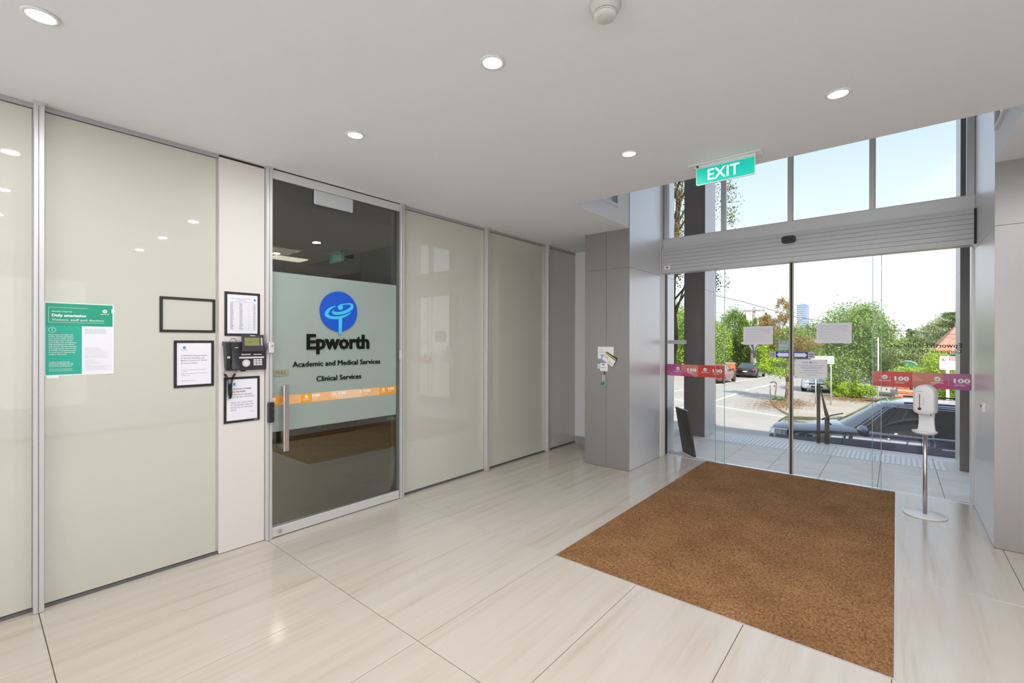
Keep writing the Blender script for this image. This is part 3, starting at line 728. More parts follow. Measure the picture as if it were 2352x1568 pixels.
ptx('Visitors, staff and doctors', .095, .248, .030, .75, .0)
for r, i in enumerate(['Department of Health and', 'Human Services guidelines', 'now require health services,', 'including private hospitals', 'such as Epworth, to implement', 'daily attestations by visitors,', 'staff, doctors, Epworth partners', 'and students that they are free', 'of COVID-19 symptoms and fit', 'to work prior to commencing', "a shift or day's work."]):
    ptx(i, .052, .446+r*.0268, .0135, (.335, .34, .35, .335, .39, .36, .39, .39, .38, .365, .25)[r], .015)
for r, i in enumerate(['As always, we appreciate your', 'patience as we implement this new', 'process. Please remember our staff', 'at the door are here to assist you.']):
    ptx(i, .055, .817+r*.0195, .0105, (.29, .34, .335, .315)[r], .02)
t_ = .0012
yy0, yy1, z0_, z1_ = pu(.048), pu(.60), pvz(.272), pvz(.066)
mb.box(x1_-.0003, x1_, yy0, pu(.60), z1_-t_, z1_).box(x1_-.0003, x1_, yy0, pu(.845), z0_, z0_+t_).box(x1_-.0003, x1_, yy0, yy0+t_, z0_, z1_)
n = 32; cy_, cz_ = pu(.100), pvz(.375)
ring = [(cy_+cos(2*pi*k/n)*.0155, cz_+sin(2*pi*k/n)*.0145) for k in range(n)]; ri = [(cy_+cos(2*pi*k/n)*.0142, cz_+sin(2*pi*k/n)*.0132) for k in range(n)]
mb.add([(x1_, a, b) for a, b in ring+ri], [(k, (k+1) % n, n+(k+1) % n, n+k) for k in range(n)])
mb.box(x1_-.0002, x1_, cy_-.0013, cy_+.0013, cz_-.003, cz_+.009).box(x1_-.0002, x1_, cy_-.0013, cy_+.0013, cz_-.008, cz_-.0055)
mc = MB(); mini_logo(mb, mc, (x1_, pu(.862), pvz(.100)), RY, UZ, NX, .0110, wordw=.038)
bars(mb, (x1_, pu(.055), pvz(.905)), RY, UZ, .105, 3, .0010, .0062, 3)
mb.build('white_lettering', m_whiteink, po); mc.build('logo_figure_print', m_green, po)
mb = MB()
bars(mb, (x1_, pu(.56), pvz(.360)), RY, UZ, .098, 4, .0018, .0080, 5, (.08, .2), .15)
mb.build('green_print', mat('print_dull_green', (.16, .36, .30), .5), po)
mb = MB()
bars(mb, (x1_, pu(.56), pvz(.628)), RY, UZ, .086, 3, .0015, .0072, 6, (.06, .18)); bars(mb, (x1_, pu(.56), pvz(.684)), RY, UZ, .105, 2, .0015, .0080, 7, (.06, .18), .1)
bars(mb, (x1_, pu(.56), pvz(.728)), RY, UZ, .110, 3, .0015, .0074, 8, (.06, .18), .1)
bars(mb, (x1_, pu(.56), pvz(.795)), RY, UZ, .05, 2, .0012, .0066, 9); bars(mb, (x1_, pu(.575), pvz(.825)), RY, UZ, .085, 3, .0009, .0048, 10, (.05, .1))
bars(mb, (x1_, pu(.56), pvz(.868)), RY, UZ, .03, 1, .0012, .0066, 9); bars(mb, (x1_, pu(.575), pvz(.880)), RY, UZ, .112, 6, .0009, .0046, 11, (.05, .1), .4)
mb.build('small_print', m_inkl, po)
for a, b, c, d in ((pu(.02), pu(.19), pvz(1.035), pvz(.99)), (pu(.83), pu(1.0), pvz(1.0), pvz(.975)), (pu(.965), pu(1.012), pvz(.12), pvz(.06))):
    B(xp-.001, xp+.0012, a, b, c, d).build('tape_tab', m_paperw, po)

def snap_frame(name, label, cat, x, y0, y1, z0, z1, bw, sheet=True):
    t = thing(name, label, cat, (x, (y0+y1)/2, z0))
    B(x, x+.008, y0, y1, z1-bw, z1, b=.0015).build('frame_rail', m_black, t); B(x, x+.008, y0, y1, z0, z0+bw, b=.0015).build('frame_rail', m_black, t)
    B(x, x+.008, y0, y0+bw, z0+bw, z1-bw, b=.0015).build('frame_stile', m_black, t); B(x, x+.008, y1-bw, y1, z0+bw, z1-bw, b=.0015).build('frame_stile', m_black, t)
    if sheet: B(x, x+.004, y0+bw, y1-bw, z0+bw, z1-bw).build('paper_sheet', m_paper, t)
    return t
snap_frame('picture_frame', 'empty black landscape snap frame with no paper in it', 'frame', XW, .795, 1.110, 1.548, 1.780, .0165, False)
f1 = snap_frame('framed_notice', 'black framed notice to external visitors, below the empty frame', 'frame', XW, .871, 1.102, 1.180, 1.494, .0165)
x2 = XW+.0045; ly0, lz1, lw, lh = .871, 1.494, .231, .314
def lx(px): return ly0+(px-55)/1210*lw
def lz(py): return lz1-(py-80)/1410*lh
circle(MB(), (0, 0, 0), RY, UZ, 1, NX, 1)
mb = MB(); circle(mb, (x2-.0004, lx(363), lz(300)), RY, UZ, .0095, NX, .0005, 28); mb.build('logo_print', mat('print_logo_blue', (.02, .22, .55), .5), f1)
mb = MB(); figure(mb, (x2+.0002, lx(363), lz(300)), RY, UZ, .0090, NX, .0002); mb.build('logo_figure_print', mat('print_logo_cyan', (.25, .55, .80), .5), f1)
mb = MB(); txt(mb, 'Epworth', (x2, lx(270), lz(385)), RY, UZ, .0065, .034)
for s_, y_, w_ in (('ATTENTION: External Visitors', 556, 785), ('of Epworth Academic and', 628, 705), ('Medical Services and Clinical', 700, 780), ('Services at Pelaco', 778, 490)):
    txt(mb, s_, (x2, lx(262), lz(y_)), RY, UZ, .0088, w_/1210*lw, bold=.012)
for s_, y_, w_, b_ in (('We ask that visitors please wear a mask in', 973, 740, 0), ('this office.', 1025, 180, 0), ('Please contact 9426 8877 and a mask will be', 1085, 785, .005), ('brought to you.', 1135, 275, 0), ('Chief Medical Officer Epworth', 1302, 455, .01)):
    txt(mb, s_, (x2, lx(262), lz(y_)), RY, UZ, .0048, w_/1210*lw, bold=b_)
mb.build('notice_print', m_inkg, f1)
XS = -3.617
f2 = snap_frame('framed_list', 'black framed staff list above the wall telephone', 'frame', XS, 1.160, 1.393, 1.528, 1.840, .0165)
x2 = XS+.0045; mb = MB()
txt(mb, 'Welcome to the offices of Academic & Medical', (x2, 1.197, 1.793), RY, UZ, .0050, .135, bold=.01); txt(mb, 'and Clinical Services', (x2, 1.235, 1.781), RY, UZ, .0050, .062, bold=.01)
bars(mb, (x2, 1.202, 1.770), RY, UZ, .155, 1, .0020, .006, 2, (.03, .09), .05)
for r in range(30):
    z = 1.760-r*.0064
    for a, w_ in ((1.197, .024), (1.257, .024), (1.350, .013)): bars(mb, (x2, a, z), RY, UZ, w_, 1, .0022, .006, r*3+int(a*50), (.2, .5), .5)
mb.build('list_print', m_inkg, f2)
mb = MB()
for a in (1.197, 1.256, 1.319, 1.347, 1.368): mb.box(x2-.0004, x2, a-.002, a-.0015, 1.568, 1.766)
for r in range(31): mb.box(x2-.0004, x2, 1.195, 1.368, 1.7655-r*.0064, 1.7658-r*.0064)
mb.build('table_rule', m_inkl, f2)
mb = MB(); circle(mb, (x2, 1.357, 1.789), RY, UZ, .0075, NX, .0005, 24); mb.build('logo_print', MATS['print_logo_blue'], f2)
f3 = snap_frame('framed_courier_notice', 'black framed couriers and deliveries notice behind the hanging coiled phone cord', 'frame', XS, 1.156, 1.392, .908, 1.234, .0165)
mb = MB(); ly0, lz1, lw, lh = 1.156, 1.234, .236, .326
def lx(px): return ly0+(px-125)/1105*lw
def lz(py, px=600): return lz1-(py-85+(px-640)*.035)/1400*lh
for s_, y_, w_, b_ in (('ATTENTION: COURIERS', 480, 640, .03), ('AND DELIVERIES', 560, 460, .03), ('NO PARCELS OR DELIVERIES', 650, 680, 0), ('ARE TO BE LEFT UNATTENDED', 725, 735, 0), ('PLEASE CALL THE RECIPIENT', 895, 690, 0), ('OF THE DELIVERY USING THE', 970, 700, 0), ('PHONE AND LIST PROVIDED', 1045, 680, 0), ('ABOVE', 1120, 175, 0)):
    txt(mb, s_, (x2, lx(322), lz(y_)), RY, UZ, .0090, w_/1105*lw, bold=b_)
txt(mb, 'Thank you', (x2, lx(910), lz(1195)), RY, UZ, .0055, .035)
txt(mb, 'Epworth', (x2, lx(355), lz(375)), RY, UZ, .0065, .036)
mb.build('notice_print', mat('notice_ink', (.10, .10, .12), .6), f3)
mb = MB(); circle(mb, (x2, lx(435), lz(305)), RY, UZ, .0088, NX, .0005, 24); mb.build('logo_print', mat('print_logo_light', (.0, .28, .62), .5), f3)
mb = MB(); bars(mb, (XS+.0082, 1.352, .915), RY, UZ, .026, 1, .004, .005, 4, (.3, .5), .1); mb.build('frame_mark', m_inkl, f3)

# telephone ---------------------------------------------------------
ph = thing('wall_telephone', 'black desk telephone mounted on the cream panel beside the door', 'telephone', (XS, 1.29, 1.28))
XB = XS+.030     # front face of the body
# body: wedge, deeper at the top; outline in (y,z)
outl = [(1.147, 1.487), (1.238, 1.487), (1.405, 1.470), (1.416, 1.440), (1.423, 1.345), (1.428, 1.292), (1.424, 1.281), (1.165, 1.281), (1.160, 1.300), (1.152, 1.450), (1.147, 1.460)]
mb = MB(); vs = [(XS, y, z) for y, z in outl]; dep = lambda z: .026+(z-1.28)/.2*.022
vs += [(XS+dep(z), y, z) for y, z in outl]; n = len(outl)
vs += [(XS+dep(z)+.004, 1.288+(y-1.288)*.955, 1.384+(z-1.384)*.94) for y, z in outl]
fs = [[n+n+i for i in range(n)], list(range(n))[::-1]]
for a in (0, n):
    fs += [[a+i, a+(i+1) % n, a+n+(i+1) % n, a+n+i] for i in range(n)]
mb.add(vs, fs); mb.build('phone_body', m_char, ph)
def face(z, e=.0055): return XS+dep(z)+e
def pbox(name, y0, y1, z0, z1, m, e=.005, t=.004, b=.0012, parent=None):
    za = (z0+z1)/2; x = face(za, e); vs = []
    mb = MB(); mb.box(x-t, x, y0, y1, z0, z1, b=b); return mb.build(name, m, parent or ph)
# handset in its cradle
hy0, hy1 = 1.186, 1.236; G = []
for k in range(15):
    s_ = k/14; z = 1.478-s_*.185; bulge = .030-.016*sin(pi*s_)
    wv = .026-.004*sin(pi*s_); yc = 1.204+.012*s_; hgt = bulge
    ring = []
    for a in range(14):
        th = 2*pi*a/14; ring.append((XS+dep(z)+hgt+.012*cos(th)+.003, yc+wv*math.copysign(abs(sin(th))**.6, sin(th)), z))
    G.append(ring)
mb = MB(); mb.grid(G, True, closeu=True); mb.add(G[0], [list(range(14))], False); mb.add(G[-1], [list(range(14))[::-1]], False)
hset = mb.build('handset', m_char, ph)
B(XS+dep(1.46), XS+dep(1.46)+.030, 1.182, 1.232, 1.440, 1.478, b=.006).build('earpiece', m_char, hset); B(XS+dep(1.31), XS+dep(1.31)+.026, 1.190, 1.240, 1.292, 1.335, b=.006).build('mouthpiece', m_char, hset)
mb = MB(); txt(mb, 'unify', (XS+dep(1.44)+.041, 1.197, 1.442), RY, UZ, .006, .024, bold=.03); mb.build('maker_mark', m_key, hset)
B(face(1.38, .001), face(1.38, .006), 1.165, 1.184, 1.368, 1.383, b=.001).build('hook_switch', m_silver, ph)
pbox('cradle_recess', 1.158, 1.186, 1.300, 1.470, m_black, .0048, .002)
# tilted display module
dm = MB(); q = Matrix.Rotation(radians(-5), 3, 'Y'); base = Vector((XS+.058, 1.250, 1.414))
vs = MB().box(0, .012, 0, .150, 0, .122, b=.003)
dm.add([tuple(base+q@Vector(p)) for p in vs.v], vs.f); dmo = dm.build('display_module', m_char, ph)
def dpart(name, x0, x1, y0, y1, z0, z1, m, b=.0005):
    vs = MB().box(x0, x1, y0, y1, z0, z1, b=b); k = MB(); k.add([tuple(base+q@Vector(p)) for p in vs.v], vs.f); return k.build(name, m, dmo)
dpart('lcd_screen', .0115, .0128, .018, .118, .042, .100, m_lcd)
dpart('brand_strip', .0115, .0125, .056, .090, .112, .117, m_silver)
for i in range(6): dpart('side_key', .0115, .0140, .126, .138, .092-i*.0095, .0975-i*.0095, m_key)
k = MB(); s2 = MB(); txt(s2, 'unify', (.0130, .040, .069), RY, UZ, .006, .026, bold=.02); k.add([tuple(base+q@Vector(p)) for p in s2.v], s2.f); k.build('screen_text', mat('lcd_ink', (.05, .06, .02), .5), dmo)
for i in range(3): pbox('feature_key', 1.254+i*.0215, 1.273+i*.0215, 1.390, 1.3985, m_key, .008)
for i in range(2): pbox('feature_key', 1.334+i*.029, 1.361+i*.029, 1.390, 1.397, m_key, .008)
pbox('touch_strip', 1.240, 1.408, 1.365, 1.378, m_silver, .0075)
MB().disc((face(1.336, .002), 1.288, 1.332), (1, -0, -.1), .0262, .006, 36).build('navigator_wheel', m_silver, ph)
MB().disc((face(1.336, .008), 1.288, 1.332), (1, -0, -.1), .0155, .002, 24).build('navigator_button', m_key, ph)
for r in range(4):
    for c in range(3): pbox('number_key', 1.336+c*.0205+r*.0008, 1.354+c*.0205+r*.0008, 1.3500-r*.0122, 1.3585-r*.0122, m_key, .008)
B(XS, XS+.02, 1.262, 1.292, 1.272, 1.282, b=.003).build('foot', m_black, ph)
# cable behind the phone
ca = MB().tube([(XS+.004, 1.215+.020*cos(a), 1.487+.024*sin(a)) for a in [pi*k/12 for k in range(13)]], .0022, 6)
ca.build('line_cable', mat('grey_cable', (.45, .43, .41), .5), ph)
# coiled cord
cord = thing('coiled_phone_cord', 'black coiled handset cord hanging in a tangle below the telephone', 'cord', (XS+.03, 1.19, 1.09))
def coil(path, r, turns, wire=.0016, seg=5):
    path = [Vector(p) for p in path]; pts = []; nn = turns*9
    for k in range(nn+1):
        t = k/nn*(len(path)-1); i = min(int(t), len(path)-2); f_ = t-i; p = path[i].lerp(path[i+1], f_); tg = (path[i+1]-path[i]).normalized()
        a = tg.cross(Vector((1, .2, .1))).normalized(); b_ = tg.cross(a).normalized(); an = 2*pi*turns*k/nn
        pts.append(p+a*cos(an)*r+b_*sin(an)*r)
    return pts
xc = XS+.020
mb = MB(); mb.tube([(xc, 1.160, 1.284), (xc, 1.151, 1.268), (xc, 1.157, 1.255)], .0018, 5); mb.build('cord_end', m_black, cord)
mb = MB(); mb.tube([(xc+.012, 1.222, 1.288), (xc+.010, 1.227, 1.272), (xc, 1.222, 1.258)], .0018, 5); mb.build('cord_end', m_black, cord)
mb = MB(); mb.tube(coil([(xc, 1.157, 1.257), (xc, 1.165, 1.245), (xc, 1.176, 1.22), (xc, 1.180, 1.17), (xc, 1.183, 1.12), (xc, 1.188, 1.085)], .0075, 34), .0015, 4); mb.build('cord_coil', m_black, cord)
mb = MB(); mb.tube(coil([(xc, 1.222, 1.258), (xc, 1.210, 1.235), (xc, 1.199, 1.20), (xc, 1.196, 1.16), (xc, 1.197, 1.115), (xc, 1.190, 1.085)], .0072, 34), .0015, 4); mb.build('cord_coil', m_black, cord)
mb = MB(); mb.tube(coil([(xc+.006, 1.188, 1.19), (xc+.008, 1.186, 1.15), (xc+.008, 1.190, 1.11)], .012, 20), .0015, 4); mb.build('cord_coil', m_black, cord)

# lock and reader on the door post
lk = thing('door_release_lock', 'small silver key lock block on the door post beside the telephone', 'lock', (-3.585, 1.455, 1.40))
B(-3.584, -3.560, 1.438, 1.474, 1.402, 1.482, b=.003).build('lock_block', m_silver, lk); MB().disc((-3.560, 1.459, 1.455), (1, 0, 0), .007, .003, 16).build('key_barrel', m_steel, lk)
B(-3.584, -3.566, 1.428, 1.438, 1.425, 1.480).build('lock_strike', m_steel, lk)
cr_ = thing('card_reader', 'slim black card reader on the door post beside the pull handle', 'card reader', (-3.585, 1.453, .885))
mb = MB(); mb.box(-3.584, -3.555, 1.433, 1.476, .884, 1.034, b=.005); mb.build('reader_body', m_black, cr_)
B(-3.556, -3.554, 1.466, 1.469, .990, .993).build('status_light', mat('red_led', (.5, .02, .01), emis=(1, .08, .03), estr=1.5), cr_)

# column notices, cards, emergency release
yc = 4.874; RX, NY = (1, 0, 0), (0, -1, 0)
cn = thing('notice_sheet', 'small white printed notice taped to the grey column', 'notice', (-2.643, yc, 1.28))
B(-2.747, -2.540, yc-.001, yc+.0055, 1.284, 1.428).build('paper_sheet', m_paperw, cn)
mb = MB(); bars(mb, (-2.724, yc-.0015, 1.395), RX, UZ, .045, 1, .004, .02, 1, (.4, .5)); bars(mb, (-2.724, yc-.0015, 1.362), RX, UZ, .088, 1, .005, .02, 2, (.2, .4), .02); bars(mb, (-2.724, yc-.0015, 1.332), RX, UZ, .14, 2, .004, .013, 3, (.1, .3), .3); mb.build('notice_print', m_inkg, cn)
cards = [('business_card', 'white card with red print and green stripe, on top of the fanned cards', -2.600, 1.272, -34, .165, .080, m_paperw, 0), ('business_card', 'yellow and green card under the white card on the column', -2.590, 1.290, -32, .165, .078, mat('card_yellow', (.55, .60, .10), .5), 1),
         ('business_card', 'blue edged card at the back of the fanned cards', -2.635, 1.283, -12, .13, .085, mat('card_blue', (.25, .35, .70), .5), 2), ('business_card', 'dark card showing behind the yellow card', -2.575, 1.300, -30, .16, .075, mat('card_dark', (.03, .06, .06), .5), 3)]
for nm, lab, cx_, cz, ang, cw, ch, mm, od in cards:
    yk = yc-.0065+od*.0013; t = thing(nm, lab, 'card', (cx_, yk, cz), group='fanned cards on the grey column'); a = radians(ang)
    r_, u_ = (cos(a), 0, sin(a)), (-sin(a), 0, cos(a))
    MB().prism([(-cw/2, -ch/2), (cw/2, -ch/2), (cw/2, ch/2), (-cw/2, ch/2)], (cx_, yk, cz), r_, u_, NY, .001).build('card_sheet', mm, t)
    if od == 0:
        O_ = Vector((cx_, yk-.0015, cz)); r_, u_ = Vector(r_), Vector(u_)
        k = MB(); bars(k, O_-r_*.07+u_*.018, r_, u_, .06, 2, .004, .012, 4, (.3, .5), .1); k.build('red_print', m_red, t)
        k = MB(); bars(k, O_-r_*.0-u_*.012, r_, u_, .07, 2, .004, .012, 6, (.4, .6), .1); k.build('green_print', mat('card_green_ink', (.2, .3, .08), .5), t)
    if od == 1:
        O_ = Vector((cx_, yk-.0012, cz)); k = MB(); k.prism([(-.07, -.0), (.082, -.0), (.082, .028), (-.07, .028)], O_, r_, u_, NY, .0005); k.build('stripe_print', mat('card_olive', (.22, .27, .03), .5), t)
lp = thing('switch_label_plate', 'white square label plate under the fanned cards', 'label', (-2.66, yc, 1.14))
B(-2.710, -2.612, yc-.012, yc+.005, 1.138, 1.236, b=.002).build('plate', m_paperw, lp)
mb = MB(); mb.box(-2.688, -2.650, yc-.0125, yc-.012, 1.210, 1.225); bars(mb, (-2.698, yc-.0125, 1.178), RX, UZ, .066, 1, .006, .01, 3, (.2, .3), .05); mb.build('plate_print', m_inkg, lp)
kb = thing('side_switch_plate', 'narrow white switch plate left of the square label plate', 'switch', (-2.73, yc, 1.165))
B(-2.748, -2.712, yc-.007, yc+.005, 1.166, 1.222, b=.002).build('plate', m_plast, kb); mb = MB(); mb.box(-2.736, -2.731, yc-.0075, yc-.007, 1.178, 1.212).box(-2.722, -2.718, yc-.0075, yc-.007, 1.178, 1.212); mb.build('switch_slot', m_inkg, kb)
rb = thing('door_release_panel', 'narrow steel switch panel with a round green push button on the column', 'switch', (-2.655, yc, .95))
B(-2.682, -2.640, yc-.018, yc+.005, .955, 1.100, b=.003).build('switch_panel', m_steel, rb)
B(-2.662, -2.655, yc-.004, yc+.004, 1.100, 1.138).build('conduit', m_char, rb)
mb = MB().disc((-2.668, yc-.018, .992), (0, -1, 0), .020, .022, 24); mb.build('green_button', mat('button_green', (.0, .30, .16), .35), rb)
B(-2.679, -2.645, yc-.0205, yc-.018, 1.025, 1.095).build('engraved_label', mat('engraved_grey', (.45, .43, .40), .5), rb)
for z in (.965, 1.018): MB().disc((-2.655, yc-.018, z), (0, -1, 0), .005, .003, 10).build('panel_screw', m_char, rb)

# ================================================================== prints and papers on the entrance glass
yg = 5.951   # room side of the fixed glass
def band_side(x0, x1, segs, logos, hundreds, label):
    b = thing('printed_glass_band', label, 'decal', ((x0+x1)/2, yg, 1.045)); z0, z1 = 1.046, 1.196
    for pts, k, lift in segs:
        MB().prism([(x0+u*(x1-x0), z0+v*(z1-z0)) for u, v in pts], (0, yg-.0008-lift*.00025, 0), RX, UZ, NY, .0006).build('band_segment', MATS['band_'+k], b)
    mw, mc = MB(), MB(); ys = yg-.0026
    for x in logos: mini_logo(mw, mc, (x, ys, 1.140), RX, UZ, NY, .0225, wordw=.086)
    for x, col in hundreds:
        txt(mw, '100', (x, ys-.0003, 1.112), RX, UZ, .036, .112, bold=.045)
        txt(mw, 'YEARS OF CARE', (x+.004, ys-.0003, 1.098), RX, UZ, .0075, .104)
        txt(mw, '1920-2020', (x+.004, ys-.0003, 1.083), RX, UZ, .0075, .072, bold=.03)
        mw.box(x-.034, x-.0325, ys-.0004, ys, 1.083, 1.148)
    mw.build('white_print', m_whiteink, b); mc.build('logo_figure_print', MATS['band_red2'], b); return b
R4 = lambda a, b, c=0, d=1: [(a, c), (b, c), (b, d), (a, d)]
band_side(-.184, .540, [(R4(0, .42), 'red', 0), (R4(.42, .72), 'salmon', 0), (R4(.72, 1), 'purple2', 0), ([(.56, 0), (.80, 0), (.80, .6), (.74, .55)], 'magenta', 1), ([(.42, .45), (.55, .45), (.42, .9)], 'salmon2', 1), (R4(.80, 1, 0, .55), 'purple', 1), ([(.50, 0), (.56, 0), (.74, .55), (.70, .62)], 'salmon2', 1)],
          (-.088, .300), ((-.014, 0), (.412, 0)), 'red to purple printed band across the right fixed pane')
band_side(-2.330, -1.607, [(R4(0, .27), 'purple', 0), (R4(.27, .56), 'salmon', 0), (R4(.56, 1), 'red', 0), ([(.0, 0), (.50, 0), (.30, .5), (.0, .35)], 'purple2', 1), ([(.22, 0), (.50, 0), (.36, .35)], 'magenta', 2), ([(.42, .45), (.56, .45), (.56, .95)], 'salmon2', 1)],
          (-2.175, -1.835), ((-2.055, 0), (-1.745, 0)), 'purple to red printed band across the left fixed pane')
# mirrored lettering on the outside of the right fixed pane
nl = thing('glass_lettering', 'black mirrored lettering on the right fixed pane above the printed band', 'lettering', (.2, 5.963, 1.40))
def words_m(s_, x_, z_, h_, w_, bold, par):
    v_, _ = tmesh(s_, bold); k_ = w_/(v_[:, 0].max()-v_[:, 0].min()); done = ''
    for wd in s_.split(' '):
        vv, _ = tmesh(done+wd, bold); vw, _ = tmesh(wd, bold); ww = vw[:, 0].max()-vw[:, 0].min(); st_ = (vv[:, 0].max()-vv[:, 0].min())-ww
        mb = MB(); txt(mb, wd, (x_-st_*k_, 5.9635, z_), (-1, 0, 0), UZ, h_, ww*k_, bold=bold); mb.build('lettering_word', m_letter, par); done += wd+' '
words_m('Epworth HealthCare', .468, 1.440, .040, .525, .018, nl)
words_m('Corporate Office', .468, 1.388, .034, .350, .012, nl)
nh = thing('no_hawkers_label', 'grey mirrored NO HAWKERS strip label on the left fixed pane', 'label', (-2.2, 5.964, 1.46))
B(-2.318, -2.075, 5.963, 5.965, 1.462, 1.510).build('label_strip', mat('hawkers_grey', (.50, .53, .50), .4), nh)
mb = MB(); txt(mb, 'NO HAWKERS', (-2.082, 5.9625, 1.474), (-1, 0, 0), UZ, .025, .225); mb.build('lettering', m_inkg, nh)
# papers taped to the sliding leaves
yl = 5.9045
def paper_on(label, x0, x1, z0, z1, seed, sk=0):
    p = thing('notice_sheet', label, 'notice', ((x0+x1)/2, yl, z0)); 
    MB().prism([(x0, z0), (x1, z0+sk), (x1, z1+sk), (x0, z1)], (0, yl, 0), RX, UZ, NY, .0006).build('paper_sheet', m_paper, p)
    mb = MB(); w_, h_ = x1-x0, z1-z0; y_ = yl-.001
    for i, (a, b, c) in enumerate(((.10, .90, .14), (.55, .90, .20), (.10, .90, .29), (.75, .90, .35))): mb.box(x0+a*w_, x0+b*w_, y_-.0002, y_, z1-c*h_-.0012, z1-c*h_+.0006)
    mb.box(x0+.05*w_, x0+.92*w_, y_-.0002, y_, z1-.41*h_-.0012, z1-.41*h_); mb.build('print_line', m_inkg, p)
    mb = MB()
    for i in range(9): bars(mb, (x0+.07*w_, y_, z1-(.47+i*.045)*h_), RX, UZ, .82*w_, 1, .0018, .01, seed+i, (.04, .1), .2)
    mb.build('faint_print', mat('faint_ink', (.58, .58, .63), .6), p)
    B(x0-.022, x0+.008, yl-.0016, yl-.0009, z0+.008, z0+.036).build('tape_tab', m_paperw, p); return p
paper_on('white A4 notice taped to the left sliding door leaf', -1.387, -1.078, 1.456, 1.668, 20, .004)
paper_on('white A4 notice taped to the right sliding door leaf', -.660, -.354, 1.476, 1.690, 40, .004)
def arrow_sticker(label, xa, xb, dirn):
    t = thing('arrow_sticker', label, 'sticker', ((xa+xb)/2, yl, 1.31)); z0, z1 = 1.312, 1.380
    B(xa, xb, yl-.0006, yl, z0, z1).build('sticker_base', m_blue, t)
    L_ = xb-xa; c = (z0+z1)/2; pts = [(.04, .20), (.70, .20), (.70, .06), (.93, .5), (.70, .94), (.70, .80), (.04, .80)]
    if dirn < 0: pts = [(1-u, v) for u, v in pts][::-1]
    MB().prism([(xa+u*L_, z0+v*(z1-z0)) for u, v in pts], (0, yl-.0006, 0), RX, UZ, NY, .0004).build('arrow', m_whiteink, t)
    a, b = (xb, xb+.062) if dirn > 0 else (xa-.062, xa)
    B(a, b, yl-.0006, yl, z0, z1).build('logo_field', mat('sticker_silver', (.50, .50, .52), .4), t)
    mb = MB(); m2 = MB(); w_ = b-a
    for k in range(3):
        u = a+w_*(.20+k*.22); mb.prism([(u, z0+.043), (u+w_*.19, z0+.043), (u+w_*.19, z0+.055), (u+w_*.10, z0+.046), (u, z0+.055)], (0, yl-.0007, 0), RX, UZ, NY, .0004)
    mb.build('red_mark', m_red, t)
    m2.box(a+w_*.18, b-w_*.16, yl-.0011, yl-.0006, z0+.036, z0+.041); bars(m2, (a+w_*.15, yl-.0012, z0+.018), RX, UZ, w_*.7, 1, .005, .01, 5, (.3, .5), .02); m2.build('black_mark', m_ink, t)
arrow_sticker('blue sticker with white arrow pointing left, on the left leaf', -1.048, -.918, -1)
arrow_sticker('blue sticker with white arrow pointing right, on the right leaf', -.872, -.738, 1)
ej = thing('service_sticker', 'small teal square sticker above the left arrow sticker', 'sticker', (-.97, yl, 1.40))
B(-1.022, -.922, yl-.0006, yl, 1.398, 1.505).build('sticker_base', mat('sticker_teal', (.36, .50, .50), .4), ej)
B(-1.022, -.922, yl-.0010, yl-.0006, 1.398, 1.425).build('sticker_stripe', mat('sticker_teal_dark', (.12, .32, .40), .4), ej)
mb = MB(); 
def arc(mb, cx_, cz, r, a0, a1, t_, x=True):
    n_ = 14; pts = [(cx_+cos(radians(a0+(a1-a0)*k/n_))*r, cz+sin(radians(a0+(a1-a0)*k/n_))*r) for k in range(n_+1)]; pi_ = [(cx_+cos(radians(a0+(a1-a0)*k/n_))*(r-t_), cz+sin(radians(a0+(a1-a0)*k/n_))*(r-t_)) for k in range(n_+1)]
    for k in range(n_): mb.prism([pts[k], pts[k+1], pi_[k+1], pi_[k]], (0, yl-.0011, 0), RX, UZ, NY, .0003)
arc(mb, -.990, 1.484, .020, 60, 300, .008); mb.box(-.992, -.972, yl-.0014, yl-.0011, 1.482, 1.488); mb.build('red_mark', mat('sticker_mauve', (.45, .20, .20), .5), ej)
mb = MB(); arc(mb, -.958, 1.480, .016, 200, 360, .007); mb.box(-.949, -.942, yl-.0014, yl-.0011, 1.480, 1.503); mb.build('teal_mark', mat('sticker_teal_mark', (.06, .30, .30), .5), ej)
mb = MB(); bars(mb, (-1.005, yl-.0012, 1.452), RX, UZ, .065, 1, .005, .01, 3, (.1, .2), .05); bars(mb, (-1.015, yl-.0012, 1.406), RX, UZ, .085, 1, .010, .01, 8, (.15, .25), .02); mb.build('small_print', m_whiteink, ej)
wn = thing('door_information_sign', 'white information sign with four screws below the right arrow sticker', 'sign', (-.71, yl, 1.09))
B(-.865, -.563, yl-.004, yl, 1.092, 1.300, b=.001).build('sign_panel', m_paper, wn)
mb = MB(); y_ = yl-.0045
bars(mb, (-.795, y_, 1.262), RX, UZ, .04, 1, .007, .01, 1, (.3, .5), .02); mb.box(-.728, -.700, y_-.0002, y_, 1.258, 1.275); bars(mb, (-.690, y_, 1.262), RX, UZ, .04, 1, .005, .01, 2, (.3, .5), .02)
circle(mb, (-.748, y_, 1.267), RX, UZ, .007, NY, .0003, 16)
for z, a, b_, sd_ in ((1.232, -.835, .26, 3), (1.213, -.81, .21, 4), (1.199, -.80, .19, 5), (1.152, -.815, .22, 6), (1.128, -.755, .10, 7)): bars(mb, (a, y_, z), RX, UZ, b_, 1, .005, .01, sd_, (.08, .16), .05)
mb.build('sign_print', mat('sign_ink', (.36, .36, .42), .6), wn)
mb = MB(); mb.prism([(-.780, 1.174), (-.660, 1.174), (-.660, 1.170), (-.648, 1.1775), (-.660, 1.185), (-.660, 1.181), (-.780, 1.181)], (0, y_, 0), RX, UZ, NY, .0003); mb.build('blue_arrow', mat('sign_blue_ink', (.35, .48, .62), .5), wn)
